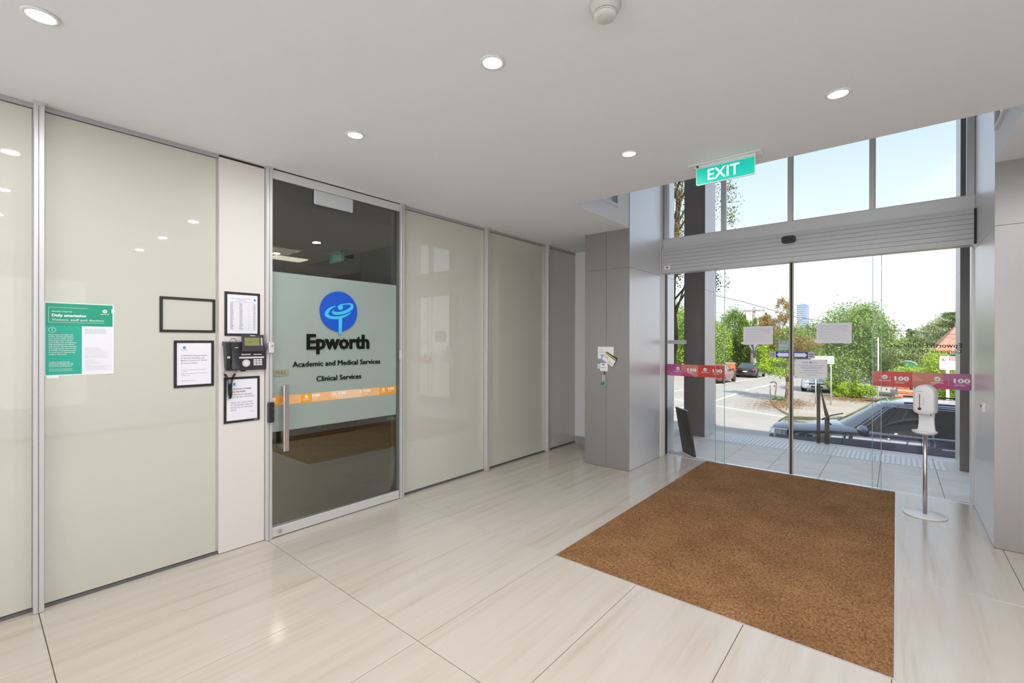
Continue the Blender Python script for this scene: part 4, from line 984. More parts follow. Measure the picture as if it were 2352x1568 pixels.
for x in (-.855, -.573):
    for z in (1.102, 1.290): MB().disc((x, yl-.004, z), (0, -1, 0), .005, .003, 12).build('sign_screw', m_char, wn)

# ================================================================== porch
porch = struct('porch_floor')
B(-6, 3.0, 5.985, 8.03, -1.4, -.014).build('porch_base', m_paverj, porch)
ys_ = [5.985, 6.380, 6.832, 7.284, 7.735, 8.03]
for j in range(5):
    for i in range(-7, 4):
        x0 = -.652+i*.505; slab('paver', x0+.002, x0+.503, ys_[j]+.002, ys_[j+1]-.002, -.014, 0, m_paver, porch)
B(-6, 3.0, 8.032, 8.12, -1.4, .003, b=.004).build('porch_kerb', mat('pale_kerb', (.55, .55, .56), .6, noise=.05), porch)
for k in range(4): B(-6, 3.0, 8.12+k*.0+.28*k, 8.12+.28*(k+1), -1.4, -.17*(k+1), b=.004).build('porch_step', m_paver, porch)
ts = thing('tactile_paving', 'row of pale raised tactile strips along the edge of the porch', 'tactile paving', (-.9, 7.53, 0))
tm = None
for k in range(53):
    x = -2.20+k*.0505
    if tm is None: o = MB().box(-.017, .017, -.26, .26, 0, .006, b=.002).build('tactile_strip', m_tact, ts, world=False); tm = o.data
    else: o = link('tactile_strip', tm, ts)
    o.location = (x+.9, 0, .0002)
hr = thing('stair_handrail', 'dark bronze handrail at the top of the porch stairs', 'handrail', (-.84, 8.08, 0))
B(-.898, -.855, 8.05, 8.075, 0, .865, b=.003).build('post', m_rust, hr)
B(-.800, -.742, 8.05, 8.075, 0, .38, b=.003).build('post', m_rust, hr)
mb = MB(); mb.add([(-.862, 8.05, .86), (-.852, 8.05, .80), (-.800, 8.05, .42), (-.742, 8.05, .32), (-.742, 8.05, .40), (-.778, 8.05, .52), (-.862, 8.075, .86), (-.852, 8.075, .80), (-.800, 8.075, .42), (-.742, 8.075, .32), (-.742, 8.075, .40), (-.778, 8.075, .52)],
    [(0, 1, 2, 3, 4, 5), (11, 10, 9, 8, 7, 6)]+[(i, (i+1) % 6, 6+(i+1) % 6, 6+i) for i in range(6)]); mb.build('sloping_rail', m_rust, hr)
bd = thing('leaning_board', 'dark metal board leaning against the wall outside the left glass', 'board', (-2.1, 6.15, 0))
a1, a2, b1, b2 = Vector((-1.995, 6.03, 0)), Vector((-2.225, 6.26, 0)), Vector((-2.100, 6.05, .585)), Vector((-2.318, 6.24, .600))
nn = Vector((.02, .02, 0)); mb = MB(); vs = [a1, a2, b2, b1, a1+nn, a2+nn, b2+nn, b1+nn]
mb.add([tuple(p) for p in vs], [(0, 3, 2, 1), (4, 5, 6, 7), (0, 1, 5, 4), (1, 2, 6, 5), (2, 3, 7, 6), (3, 0, 4, 7)]); mb.build('board_panel', m_rust, bd)
mb = MB(); mb.add([tuple(p) for p in (b1+Vector((0, 0, .001)), b2+Vector((0, 0, .001)), b2+nn+Vector((0, 0, .001)), b1+nn+Vector((0, 0, .001)))], [(0, 1, 2, 3)]); mb.build('board_lit_edge', m_aluw, bd)  # pale sheet over the top edge: its lit look put into the colour
bn = thing('concrete_bench', 'grey concrete bench on the far left of the porch', 'bench', (-3.9, 8.5, 0))
B(-4.6, -3.0, 7.3, 7.85, .40, .47, b=.01).build('bench_top', mat('concrete_pale', (.52, .53, .52), .7, noise=.05), bn)
for x in (-4.5, -3.3): B(x, x+.22, 7.35, 7.8, 0, .40, b=.01).build('bench_leg', MATS['concrete_pale'], bn)

# ================================================================== street
def gz(Y): return -1.05-.0236*(Y-9.5)
road = struct('road')
mb = MB(); GX = [-160, -40, -20, -10, 0, 10, 30, 160]; GY = [8.0, 12, 20, 40, 70, 120, 300]
mb.grid([[(x, y, gz(y)) for y in GY] for x in GX], False); mb.build('road_surface', m_road, road)
def gpoly(name, pts, m, par, t=.01, kind=None):
    n = len(pts); mb = MB(); mb.add([(x, y, gz(y)-.05) for x, y in pts]+[(x, y, gz(y)+t) for x, y in pts], [list(range(n))[::-1], [n+i for i in range(n)]]+[[i, (i+1) % n, n+(i+1) % n, n+i] for i in range(n)])
    return mb.build(name, m, par, kind=kind)
def strip(name, p, q, wd, m, par):
    p, q = Vector(p), Vector(q); d = (q-p).normalized(); s_ = Vector((-d.y, d.x))*wd/2; n_ = 4
    return gpoly(name, [tuple(p+s_), tuple(p-s_), tuple(q-s_), tuple(q+s_)], m, par, .012)
for p, q in (((-7.0, 15), (-6.7, 23)), ((-6.69, 23.0), (-7.0, 28.6)), ((-7.25, 31.5), (-7.25, 39.5)), ((-6.95, 41.5), (-6.8, 47)), ((-6.7, 50), (-6.6, 58))): strip('lane_line', p, q, .13, m_line, road)
strip('edge_line', (-9.2, 22.9), (-3.05, 19.25), .13, m_line, road)
strip('edge_line', (-10.1, 27), (-9.9, 60), .10, m_line, road)
fp = struct('footpath')
gpoly('footpath_surface', [(-4.9, 26.2), (-4.3, 23.4), (-3.4, 20.6), (-2.6, 18.6), (1.0, 14.5), (12, 14.5), (12, 80), (1.6, 80), (-1.0, 40), (-1.9, 34), (-2.75, 30), (-2.75, 24.0), (-3.6, 24.6)], m_foot, fp, .10)
strip('kerb', (-2.85, 24.2), (-2.0, 34), .18, m_kerb, fp)
gpoly('footpath_surface', [(-30, 36), (-11.9, 36), (-11.9, 80), (-30, 80)], m_foot, fp, .10)
strip('kerb', (-11.85, 36), (-11.85, 80), .2, m_kerb, fp)
# leaf litter around the street tree and the bush
def litter(name, cx_, cy_, rx, ry, n_, label):
    P = np.stack([RNG.normal(cx_, rx, n_), RNG.normal(cy_, ry, n_)], 1); az = RNG.uniform(0, 2*pi, n_); s_ = RNG.uniform(.03, .06, n_)
    z = -1.05-.0236*(P[:, 1]-9.5)+.105+RNG.uniform(0, .02, n_); c_, d_ = np.cos(az)*s_, np.sin(az)*s_
    q = [np.stack([P[:, 0]+c_, P[:, 1]+d_, z], 1), np.stack([P[:, 0]-d_*.5, P[:, 1]+c_*.5, z+.01], 1), np.stack([P[:, 0]-c_, P[:, 1]-d_, z], 1), np.stack([P[:, 0]+d_*.5, P[:, 1]-c_*.5, z], 1)]
    o = fast_mesh(name, np.concatenate(q, 1).reshape(-1, 3), 4, m_litter, None); o['label'] = label; o['category'] = 'leaves'
litter('fallen_leaves', -3.85, 23.6, .55, 1.3, 2500, 'brown fallen leaves around the street tree trunk')

# cars ---------------------------------------------------------------
SED = [(0, .74, .42, .78, .80), (.006, .86, .34, .90, .92), (.03, .93, .27, .97, 1.0), (.10, .985, .22, .99, 1.03), (.22, 1, .20, .97, 1.01), (.5, 1, .19, .94, .98), (.70, 1, .19, .93, .99), (.78, 1, .20, .91, .98), (.88, .985, .21, .85, .92), (.94, .94, .23, .79, .85), (.975, .86, .26, .72, .77), (.992, .76, .32, .65, .69), (1, .64, .38, .58, .60)]
def car(name, label, loc, rotz, paint, L=4.6, W=1.80, H=1.45, tab=SED, gh=(.10, .27, .56, .715), near=False, plate=True):
    t = thing(name, label, 'car', loc, rotz); hw0 = W/2
    def sec(s):
        for a, b in zip(tab, tab[1:]):
            if s <= b[0]: k = (s-a[0])/(b[0]-a[0]); return [a[i]*(1-k)+b[i]*k for i in range(5)]
        return list(tab[-1])
    def body(s, k, off=0):
        """k: 0 bottom .. 8 top centre on +y side"""
        _, hw, zl, zs, zc = sec(s); hw *= hw0; pr = [(0, zl), (hw*.85, zl), (hw*.975, zl+.07), (hw*1.0, zl+(zs-zl)*.45), (hw*.995, zl+(zs-zl)*.80), (hw*.965, zs-.015), (hw*.88, zs+(zc-zs)*.5), (hw*.5, zs+(zc-zs)*.92), (0, zc)]
        i = min(int(k), 7); f_ = k-i; y = pr[i][0]*(1-f_)+pr[i+1][0]*f_; z = pr[i][1]*(1-f_)+pr[i+1][1]*f_
        x = (s-.5)*L; v = Vector((x, y, z))
        if off:
            d = Vector(((s-.5)*.9 if (s < .06 or s > .94) else 0, y/hw if k > .9 else 0, max(0, (k-4.2)/3.8))).normalized(); v += d*off
        return v
    G = [];  ks = [0, 1, 1.5, 2, 3, 4, 4.6, 5, 5.5, 6, 7, 8]
    ss = sorted(set([a[0] for a in tab]+[.15, .3, .4, .6, .83, .91]))
    for s in ss:
        h_ = [body(s, k) for k in ks]; G.append([tuple(p) for p in h_]+[(p.x, -p.y, p.z) for p in h_[::-1][1:-1]])
    mb = MB(); mb.grid(G, True, closeu=True); n = len(G[0]); mb.add(G[0], [list(range(n))]); mb.add(G[-1], [list(range(n))[::-1]])
    body_o = mb.build('body', paint, t, world=False)
    r0, r1, f1, f0 = gh; zb, zr = .90, H-.045; n_ = 9.0
    def ring(tt):
        e_ = tt**1.0; xr = (r0+(r1-r0)*e_-.5)*L; xf = (f0+(f1-f0)*e_-.5)*L; b = hw0*(.93-.20*e_**1.25); z = zb+(zr-zb)*tt; return (xr+xf)/2, (xf-xr)/2, b, z
    def side(tt, u, sg, off=0):
        cx_, a, b, z = ring(tt); return Vector((cx_+u*a, sg*(b*(1-min(1, abs(u))**n_)**(1/n_)+off), z+off*.3))
    def front(tt, v, sg, off=0):
        cx_, a, b, z = ring(tt); bow = ((.34*(1-tt)+.10*tt) if sg > 0 else .08)*(1-v*v)-.02; return Vector((cx_+sg*(a*(1-min(1, abs(v))**n_)**(1/n_)+off+bow), v*b, z+off*.6))
    G = []
    us = [-.97, -.9, -.75, -.5, 0, .5, .75, .9, .97]
    for tt in (0, .2, .4, .6, .8, .93, 1.0):
        G.append([tuple(side(tt, u, 1)) for u in us]+[tuple(front(tt, v, 1)) for v in us[::-1]]+[tuple(side(tt, u, -1)) for u in us[::-1]]+[tuple(front(tt, v, -1)) for v in us])
    c = ring(1.0)
    for sc, dz in ((.93, .022), (.75, .036), (.4, .043), (.02, .045)): G.append([(c[0]+(p[0]-c[0])*sc, p[1]*sc, c[3]+dz) for p in G[6]])
    mb = MB(); mb.grid(G, True, closeu=True); mb.build('roof', paint, t, world=False)
    def patch(name_, fn, a0, a1, b0, b1, m, par=t, na=6, nb=10, lb=None):
        P_ = [[tuple(fn(a0+(a1-a0)*i/na, (b0 if not callable(b0) else b0(i/na))+((b1 if not callable(b1) else b1(i/na))-(b0 if not callable(b0) else b0(i/na)))*j/nb)) for j in range(nb+1)] for i in range(na+1)]
        mb = MB(); mb.grid(P_, True); return mb.build(name_, m, par, world=False)
    patch('windscreen', lambda a, b: front(a, b, 1, .013), .10, .93, -.90, .90, m_carglass)
    patch('rear_window', lambda a, b: front(a, b, -1, .013), .14, .90, -.86, .86, m_carglass)
    for sg in (1, -1):
        for a, b in ((.06, .90), (-.86, .0)):
            patch('side_window', lambda p, q, sg=sg: side(p, q, sg, .013), .10, .88, a, b, m_carglass)
    for sx in (.17, .815):
        for sg in (1, -1):
            y = hw0*.985; mb = MB(); x = (sx-.5)*L
            MB().disc((x, sg*(y-.04), .36), (0, sg, 0), .375, .052, 28).build('wheel_arch', m_black, t, world=False)
            wo = MB().lathe([(.20, 0), (.30, -.01), (.325, .03), (.325, .19), (.30, .21), (.22, .205), (.215, .18)], (x, sg*(y-.185), .325), (0, sg, 0), 32).build('wheel', m_tyre, t, world=False)
            rm = MB(); rm.disc((x, sg*(y-.01), .325), (0, sg, 0), .055, .02, 16)
            for k in range(7):
                a = 2*pi*k/7; ca_, sa_ = cos(a), sin(a); p0 = Vector((x+ca_*.03, sg*(y+.004), .325+sa_*.03)); p1 = Vector((x+ca_*.205, sg*(y+.008), .325+sa_*.205)); tn = Vector((-sa_, 0, ca_))
                rm.add([tuple(p0-tn*.014), tuple(p0+tn*.014), tuple(p1+tn*.026), tuple(p1-tn*.026)], [(0, 1, 2, 3)])
            rm.lathe([(.195, .17), (.215, .205), (.225, .20)], (x, sg*(y-.185), .325), (0, sg, 0), 32); rm.build('rim', m_rim, wo, world=False)
    for sg in (1, -1):
        S_ = lambda a, b, sg=sg: (lambda v: Vector((v.x, sg*v.y, v.z)))(body(a, b, .008))
        patch('headlamp', S_, .925, .992, lambda i: 4.15+.1*i, lambda i: 5.35-.25*i, m_head, na=7, nb=5)
        patch('tail_lamp', S_, .0, .035, 4.0, 5.3, m_tail, na=5, nb=4)
        mx_, my_, mz_ = (f0-.055-.5)*L, sg*(hw0*.98+.05), .99
        Gm = []
        for k in range(7):
            yy = my_+sg*(-.07+k*.036); sc = (.35, .8, .97, 1, .97, .8, .3)[k]; Gm.append([(mx_+.085*sc*cos(2*pi*j/12)-.01*k, yy, mz_+.060+.080*sc*sin(2*pi*j/12)) for j in range(12)])
        mb = MB(); mb.grid(Gm, True, closeu=True); mb.add(Gm[0], [list(range(12))]); mb.add(Gm[-1], [list(range(12))[::-1]]); mo = mb.build('wing_mirror', paint, t, world=False)
        MB().tube([(mx_+.01, sg*hw0*.93, .97), (mx_, my_-sg*.04, .99)], .018, 8).build('mirror_stalk', m_black, mo, world=False)
        for u in ((.46, .30) if near else (.44, .27)):
            x = (u-.5)*L; MB().tube([(x-.09, sg*(hw0*.985), .85), (x-.06, sg*(hw0*1.0+.015), .855), (x+.06, sg*(hw0*1.0+.015), .855), (x+.09, sg*(hw0*.985), .85)], .011, 8).build('door_handle', m_chrome if near else paint, t, world=False)
    xf = L/2
    B(xf-.03, xf+.008, -hw0*.46, hw0*.46, .53, .60, b=.01).build('grille', m_black, t, world=False)
    B(xf-.06, xf+.010, -hw0*.34, hw0*.34, .33, .43, b=.01).build('lower_intake', m_black, t, world=False)
    for sg in (1, -1): B(xf-.16, xf-.035, sg*hw0*.50, sg*hw0*.72, .34, .43, b=.02).build('side_intake', m_black, t, world=False)
    if plate:
        B(-xf-.015, -xf+.02, -.19, .19, .60, .70, b=.004).build('number_plate', m_plate, t, world=False)
        B(xf, xf+.016, -.19, .19, .44, .53, b=.004).build('number_plate', m_plate, t, world=False)
    B(-xf-.006, -xf+.1, -hw0*.72, hw0*.72, .30, .40, b=.01).build('rear_valance', m_black, t, world=False)
    return t, side, front, body, L, W, ring
def paintm(name, c, metal=.3):
    m_ = mat(name, c, .35, metal=metal, coat=1.0, coatr=.02); m_.node_tree.nodes['Principled BSDF'].inputs['Coat IOR'].default_value = 2.0; return m_
NB = [(a, b, c, d+.065+(.12 if a > .97 else .05 if a > .93 else 0), e_+.075+(.12 if a > .97 else .05 if a > .93 else 0)) for a, b, c, d, e_ in SED]
p_navy = paintm('navy_paint', (.05, .055, .10), .85); p_navy.node_tree.nodes['Principled BSDF'].inputs['Roughness'].default_value = .22; p_navy.node_tree.nodes['Principled BSDF'].inputs['Coat IOR'].default_value = 2.3
nc, side, front, body, L, W, ring = car('parked_wagon', 'dark navy wagon parked just beyond the porch', (.44, 10.80, gz(10.8)+.02), pi, p_navy, L=4.75, W=1.84, H=1.53, tab=NB, gh=(.03, .09, .625, .745), near=True)
# local frame: +x is the nose, +y is the near side
def loc_line(name, pts, r, m): return MB().tube([tuple(p) for p in pts], r, 6).build(name, m, nc, world=False)
loc_line('window_trim', [side(.06, u, 1, .012) for u in np.linspace(-.9, .93, 16)], .007, m_chrome)
loc_line('window_trim', [side(tt, .965, 1, .010) for tt in np.linspace(.02, .9, 9)]+[side(.93, u, 1, .010) for u in np.linspace(.93, -.9, 12)], .006, m_chrome)
for sg in (1, -1):
    loc_line('roof_rail', [side(1.0, u, sg, -.03)+Vector((0, 0, .035+.02*(1-abs(u)**6))) for u in np.linspace(-.93, .80, 14)], .014, m_black)
for s0, s1 in ((.752, .742), (.520, .528), (.20, .16)):
    loc_line('door_seam', [body(s0+(s1-s0)*i/8, 1.6+i*.42, .003) for i in range(9)], .0035, m_black)
loc_line('pillar_strip', [side(tt, .03, 1, .010) for tt in np.linspace(.08, .92, 8)], .018, m_black)
wx = ring(0)[0]+ring(0)[1]
bx_ = lambda y: wx+.34*(1-(y/.8)**2)
for y0, y1 in ((.62, .02), (-.02, -.62)):
    ym = y0*.4+y1*.6
    MB().tube([(bx_(y0)+.05, y0, 1.03), (bx_(ym)+.01, ym, 1.075), (bx_(y1)-.03, y1, 1.10)], .013, 6).build('wiper', m_black, nc, world=False)
mb = MB(); mb.grid([[(bx_(v*.8)+.10, v*.78, 1.012-.02*abs(v)) for v in np.linspace(-1, 1, 14)], [(bx_(v*.8)-.06, v*.78, 1.045-.02*abs(v)) for v in np.linspace(-1, 1, 14)]]); mb.build('scuttle_panel', m_black, nc, world=False)
for k, (m_, dx) in enumerate(((mat('badge_blue', (.1, .3, .7), .4), 0), (mat('badge_navy', (.02, .03, .3), .4), .012), (m_red, .024))):
    o_ = body(.775, 3.2, .004); B(o_.x-dx-.011, o_.x-dx, o_.y-.004, o_.y+.004, .66, .685).build('side_badge', m_, nc, world=False)
car('parked_red_car', 'metallic red car parked on the far left side of the side street', (-10.85, 38.3, gz(38.3)), pi/2, paintm('red_paint', (.28, .012, .012)), L=4.6)
car('parked_black_car', 'black sedan parked beneath the power pole, seen from behind', (-11.0, 49.8, gz(49.8)), pi/2, paintm('black_paint', (.008, .008, .009)), L=4.7, W=1.85)
car('parked_white_car', 'white car facing the camera on the right side of the side street', (-3.62, 35.4, gz(35.4)+.02), -pi/2-.03, paintm('white_paint_car', (.72, .72, .72), 0), L=4.5)
car('distant_white_car', 'distant white car half hidden behind the street tree trunk', (-9.6, 64, gz(64)+.15), pi/2, paintm('white_paint_far', (.70, .70, .70), 0), L=4.4)
car('parked_white_van', 'taller white vehicle behind the white car, partly behind the bush', (-2.95, 41.0, gz(41)+.25), -pi/2, MATS['white_paint_car'], L=4.6, W=1.85, H=1.75, tab=[(a, b, c, d+.12, e_+.12) for a, b, c, d, e_ in SED], gh=(.02, .06, .60, .74))

# vegetation ----------------------------------------------------------
def leaves(name, blobs, n, size, m, parent=None, clus=.16, shell=(.55, 1.0), nclus=None):
    n = int(n*1.6); size = size*.78
    wts = np.array([b[3]*b[4]*b[5] for b in blobs])**.7; wts /= wts.sum(); out_ = []
    nclus = nclus or max(20, n//45)
    for b, wt in zip(blobs, wts):
        k = max(4, int(nclus*wt)); nn_ = int(n*wt); d = RNG.normal(size=(k, 3)); d /= np.linalg.norm(d, axis=1)[:, None]; r = RNG.uniform(shell[0], shell[1], k)**.6
        c_ = d*r[:, None]*np.array(b[3:6])+np.array(b[:3]); i = RNG.integers(0, k, nn_); sg = clus*np.array(b[3:6])
        out_.append(c_[i]+RNG.normal(size=(nn_, 3))*sg)
    P = np.concatenate(out_); k = len(P); a = RNG.normal(size=(k, 3)); a /= np.linalg.norm(a, axis=1)[:, None]; b2_ = np.cross(a, RNG.normal(size=(k, 3))); b2_ /= np.linalg.norm(b2_, axis=1)[:, None]
    s_ = size*RNG.uniform(.6, 1.3, k)[:, None]
    V = np.concatenate([P+a*s_, P+b2_*s_*.45, P-a*s_, P-b2_*s_*.45], 1).reshape(-1, 3)
    off_ = wl(parent) if parent is not None else Vector((0, 0, 0)); V = V-np.array(off_)
    return fast_mesh(name, V, 4, m, parent)
l_green = leafmat('leaf_green', [(.06, .12, .015), (.16, .28, .04), (.27, .42, .06), (.42, .58, .14), (.12, .22, .03)])
l_lime = leafmat('leaf_lime', [(.22, .36, .02), (.45, .62, .03), (.62, .74, .10), (.30, .45, .03)])
l_dark = leafmat('leaf_dark', [(.03, .07, .01), (.10, .18, .025), (.20, .30, .05), (.30, .38, .08)])
l_pale = leafmat('leaf_pale', [(.18, .26, .07), (.35, .44, .15), (.50, .56, .26), (.24, .30, .10)])
l_aut = leafmat('leaf_autumn', [(.38, .13, .05), (.48, .22, .08), (.30, .32, .05), (.50, .30, .16), (.22, .34, .05)])
l_near = leafmat('leaf_near', [(.05, .07, .01), (.14, .16, .02), (.26, .27, .05), (.30, .22, .06)])
def trunk(par, base, top, r, m, branches=6, name='trunk', spread=1.0):
    base, top = Vector(base), Vector(top); n_ = 7; rr = random.Random(hash((round(base.x*10), round(base.y*10))) & 999)
    pts = [base.lerp(top, k/n_)+Vector((rr.uniform(-.4, .4)*r*1.5, rr.uniform(-.4, .4)*r*1.5, 0))*(1 if 0 < k < n_ else 0) for k in range(n_+1)]
    MB().tube(pts, [r*(1.25 if k == 0 else 1-.5*k/n_) for k in range(n_+1)], 9).build(name, m, par)
    for b in range(branches):
        p = pts[3+b % 4]; a = rr.uniform(0, 2*pi); q_ = p+Vector((cos(a), sin(a), 1.1+rr.random()))*spread*rr.uniform(.5, 1); mid = p.lerp(q_, .5)+Vector((0, 0, .08*spread))
        MB().tube([p, mid, q_], [r*.42, r*.3, r*.12], 6).build('branch', m, par)
def tree(name, label, base, top, r, bark, blobs, groups, cat='tree', br=6, spread=1.0):
    t = thing(name, label, cat, base)
    if r: trunk(t, base, top, r, bark, br, spread=spread)
    for nm, n_, sz, m_, bl in groups: leaves(nm, bl or blobs, n_, sz, m_, t)
    return t
g32 = gz(32)
tree('street_tree', 'large round green tree filling the middle of the view outside, right of the doors centre', (-1.95, 33, gz(33)), (-1.95, 33, 1.2), .14, m_bark2,
     [(-1.9, 33, 1.9, 1.5, 1.6, 1.75), (-3.1, 33, 1.0, .9, 1.2, 1.2), (-.6, 33, .9, 1.2, 1.4, 1.5), (-1.9, 32.6, .1, 1.6, 1.4, .9), (-1.3, 33, 2.5, .8, .9, 1.1), (.2, 33.4, .2, .8, 1, 1.2)],
     [('foliage', 21000, .085, l_green, None), ('foliage', 5000, .075, l_pale, None)])
tree('autumn_street_tree', 'slender street tree with orange-tipped leaves behind the door centre', (-4.05, 25.7, gz(25.7)+.1), (-4.0, 25.7, 1.6), .115, m_bark,
     None, [('foliage', 4500, .060, l_green, [(-4.3, 25.7, .15, .70, .7, .42), (-3.9, 25.7, 1.5, .75, .7, .7), (-3.3, 25.6, 1.0, .65, .6, .6)]), ('foliage', 5500, .055, l_aut, [(-4.95, 25.7, 2.35, .50, .5, .42), (-4.2, 25.7, 3.0, .38, .4, .65), (-3.4, 25.5, 1.35, .72, .6, .45), (-4.5, 25.7, 1.6, .5, .5, .5)]), ('foliage', 1500, .06, l_lime, [(-4.3, 25.5, .3, .9, .7, .5), (-4.7, 25.7, 1.0, .5, .5, .5)])], br=9, spread=1.1)
tree('bushy_tree', 'full green tree behind the red car, beside the left column', (-15.2, 46, gz(46)), (-15.2, 46, 1), .2, m_bark2,
     [(-15.2, 46, 1.5, 1.7, 2, 2.9), (-16.6, 46, 1.2, 1.5, 2, 2.6), (-13.4, 46, 1.2, 1.4, 2, 2.3)], [('foliage', 15000, .12, l_green, None), ('foliage', 4000, .11, l_lime, None)])
tree('bushy_tree', 'dense green tree directly left of the power pole', (-13.6, 55.5, gz(55.5)), (-13.6, 55.5, 1), .2, m_bark2,
     [(-14.0, 55.6, 2.4, 1.4, 1.2, 2.5), (-12.9, 55.8, .9, 2.0, 1.2, 2.2), (-15.2, 55.3, .3, 1.2, 1.2, 1.6)], [('foliage', 11000, .12, l_green, None), ('foliage', 6000, .12, l_dark, None)])
tree('bushy_tree', 'dark green tree behind the black sedan', (-9.2, 60.5, gz(60)), (-9.2, 60.5, 1), .2, m_bark2,
     [(-9.4, 60.5, .7, 2.6, 1.5, 2.5), (-7.4, 61.5, .9, 2.2, 1.3, 2.6)], [('foliage', 9000, .13, l_dark, None), ('foliage', 5000, .12, l_lime, None)])
tree('bushy_tree', 'tall green tree seen in the gap left of the dark porch column', (-18.2, 50, gz(50)), (-18.2, 50, 2), .25, m_bark2,
     [(-18.3, 50, 1.8, 1.6, 1.8, 3.6), (-18.3, 50, -.6, 1.8, 1.8, 1.6)], [('foliage', 9000, .13, l_green, None), ('foliage', 4000, .12, l_lime, None)])
tree('pollarded_tree', 'pollarded tree with thick leafy stems in front of the power pole', (-11.25, 52.6, gz(52.6)), (-11.25, 52.6, 2.0), .22, m_woodp, None,
     [('foliage', 4200, .09, l_green, [(-11.2+dx, 52.4, 3.3+dz, .20, .2, .70) for dx, dz in ((-1.0, .3), (-.5, -.3), (0, .0), (.5, -.2), (1.0, .4), (-.75, -.6), (.75, -.6))])], br=8, spread=1.3)
# near birch-like tree at the left, seen through both panes
nt_ = thing('weeping_tree', 'sparse leafy tree standing close outside beside the left porch column', 'tree', (-4.35, 11.2, gz(11.2)))
trunk(nt_, (-4.35, 11.2, gz(11.2)), (-4.1, 11.2, 5.2), .10, m_bark2, 0)
rr = random.Random(5)
for k in range(16):
    z0 = rr.uniform(1.8, 5.4); a = rr.uniform(-.6, 1.0); p = Vector((-4.2, 11.2, z0)); q_ = p+Vector((rr.uniform(.1, .9), rr.uniform(-.5, .5), rr.uniform(.7, 1.5)))
    MB().tube([p, p.lerp(q_, .55)+Vector((.05, 0, .15)), q_], [.028, .018, .006], 5).build('branch', m_bark2, nt_)
bl = [(-4.1, 11.2, 4.9, .42, .5, 1.3), (-4.0, 11.2, 3.3, .30, .4, .8), (-4.3, 11.2, 6.2, .9, .7, .9)]
leaves('foliage', bl, 3200, .036, l_near, nt_, clus=.2, shell=(.2, 1))
leaves('foliage', [(-3.25, 11.2, 4.9, .42, .4, 1.0), (-3.15, 11.2, 2.9, .15, .3, .55), (-2.95, 11.2, 4.25, .2, .3, .3), (-3.45, 11.2, 4.2, .25, .3, .5), (-2.85, 11.2, 5.2, .3, .3, .25)], 900, .034, l_near, nt_, clus=.22, shell=(.2, 1))
# hedges and shrubs on the right
def shrub(name, label, blobs, groups, cat='shrub'):
    b = blobs[0]; t = thing(name, label, cat, (b[0], b[1], gz(b[1])))
    MB().tube([(b[0], b[1], gz(b[1])), (b[0]+.05, b[1], b[2])], [.05, .03], 6).build('stem', m_bark2, t)
    for n_, sz, m_ in groups: leaves('foliage', blobs, n_, sz, m_, t, shell=(.3, 1))
    return t
shrub('kerb_bush', 'lime green bush at the foot of the large round tree', [(-1.75, 29.5, -.95, .62, .5, .42), (-2.15, 29.6, -1.2, .45, .4, .25), (-1.2, 29.8, -1.05, .5, .4, .35)], [(3000, .05, l_lime), (2000, .05, l_green)])
shrub('kerb_bush', 'darker bush between the white car and the lime bush', [(-2.55, 30.6, -.75, .42, .4, .48)], [(1800, .05, l_dark), (500, .05, l_lime)])
litter('fallen_leaves', -1.6, 28.6, .9, .8, 2500, 'brown fallen leaves in front of the lime green bush')
shrub('garden_hedge', 'bright green low hedge above the printed band on the right pane', [(.25, 27, -.1, .55, .5, .42), (.75, 27, -.0, .4, .5, .35)], [(5000, .055, l_lime), (2500, .05, l_green)], 'hedge')
shrub('garden_shrub', 'yellow green shrub left of the white parking sign', [(1.22, 24, .55, .42, .4, .62), (1.5, 24, .1, .45, .4, .6)], [(6500, .05, l_lime), (700, .05, l_pale)])
shrub('garden_shrub', 'pale shrub mass beside the green gable', [(.75, 31, .65, .85, .6, .65), (0.1, 31, .7, .5, .5, .7)], [(5200, .065, l_pale), (2500, .06, l_green)])
shrub('garden_shrub', 'red-flecked shrub below the white parking sign', [(1.05, 19.5, -.25, .22, .25, .45), (1.3, 19.5, -.30, .18, .25, .5)], [(2400, .035, l_green), (900, .035, l_lime), (150, .03, leafmat('flower_red', [(.6, .05, .02), (.7, .1, .03)]))])
tree('background_tree', 'pale rounded tree behind the red roof', (2.1, 48, gz(48)), (2.1, 48, 1), .2, m_bark2, [(1.9, 48, 1.6, .8, .8, 1.1), (2.7, 48, 2.0, 1, .8, 1.3), (.8, 48, 1.1, .7, .8, .8)], [('foliage', 6000, .10, l_pale, None)])
tree('background_pine', 'dark layered conifer behind the red roof at the right edge of the glass', (3.05, 44, gz(44)), (3.05, 44, 3.5), .12, m_bark2, [(3.0, 44, 3.3, .65, .5, .25), (3.1, 44, 2.7, .8, .5, .22), (3.0, 44, 2.1, .7, .5, .25)], [('foliage', 2800, .09, l_dark, None)])
tree('background_tree', 'small dark conifer at the right of the large round tree', (.75, 40, gz(40)), (.75, 40, 1.8), .08, m_bark2, [(.75, 40, 1.9, .28, .3, .5), (.85, 40, 1.2, .45, .3, .55), (.95, 40, .6, .6, .4, .5)], [('foliage', 2600, .08, l_dark, None)])

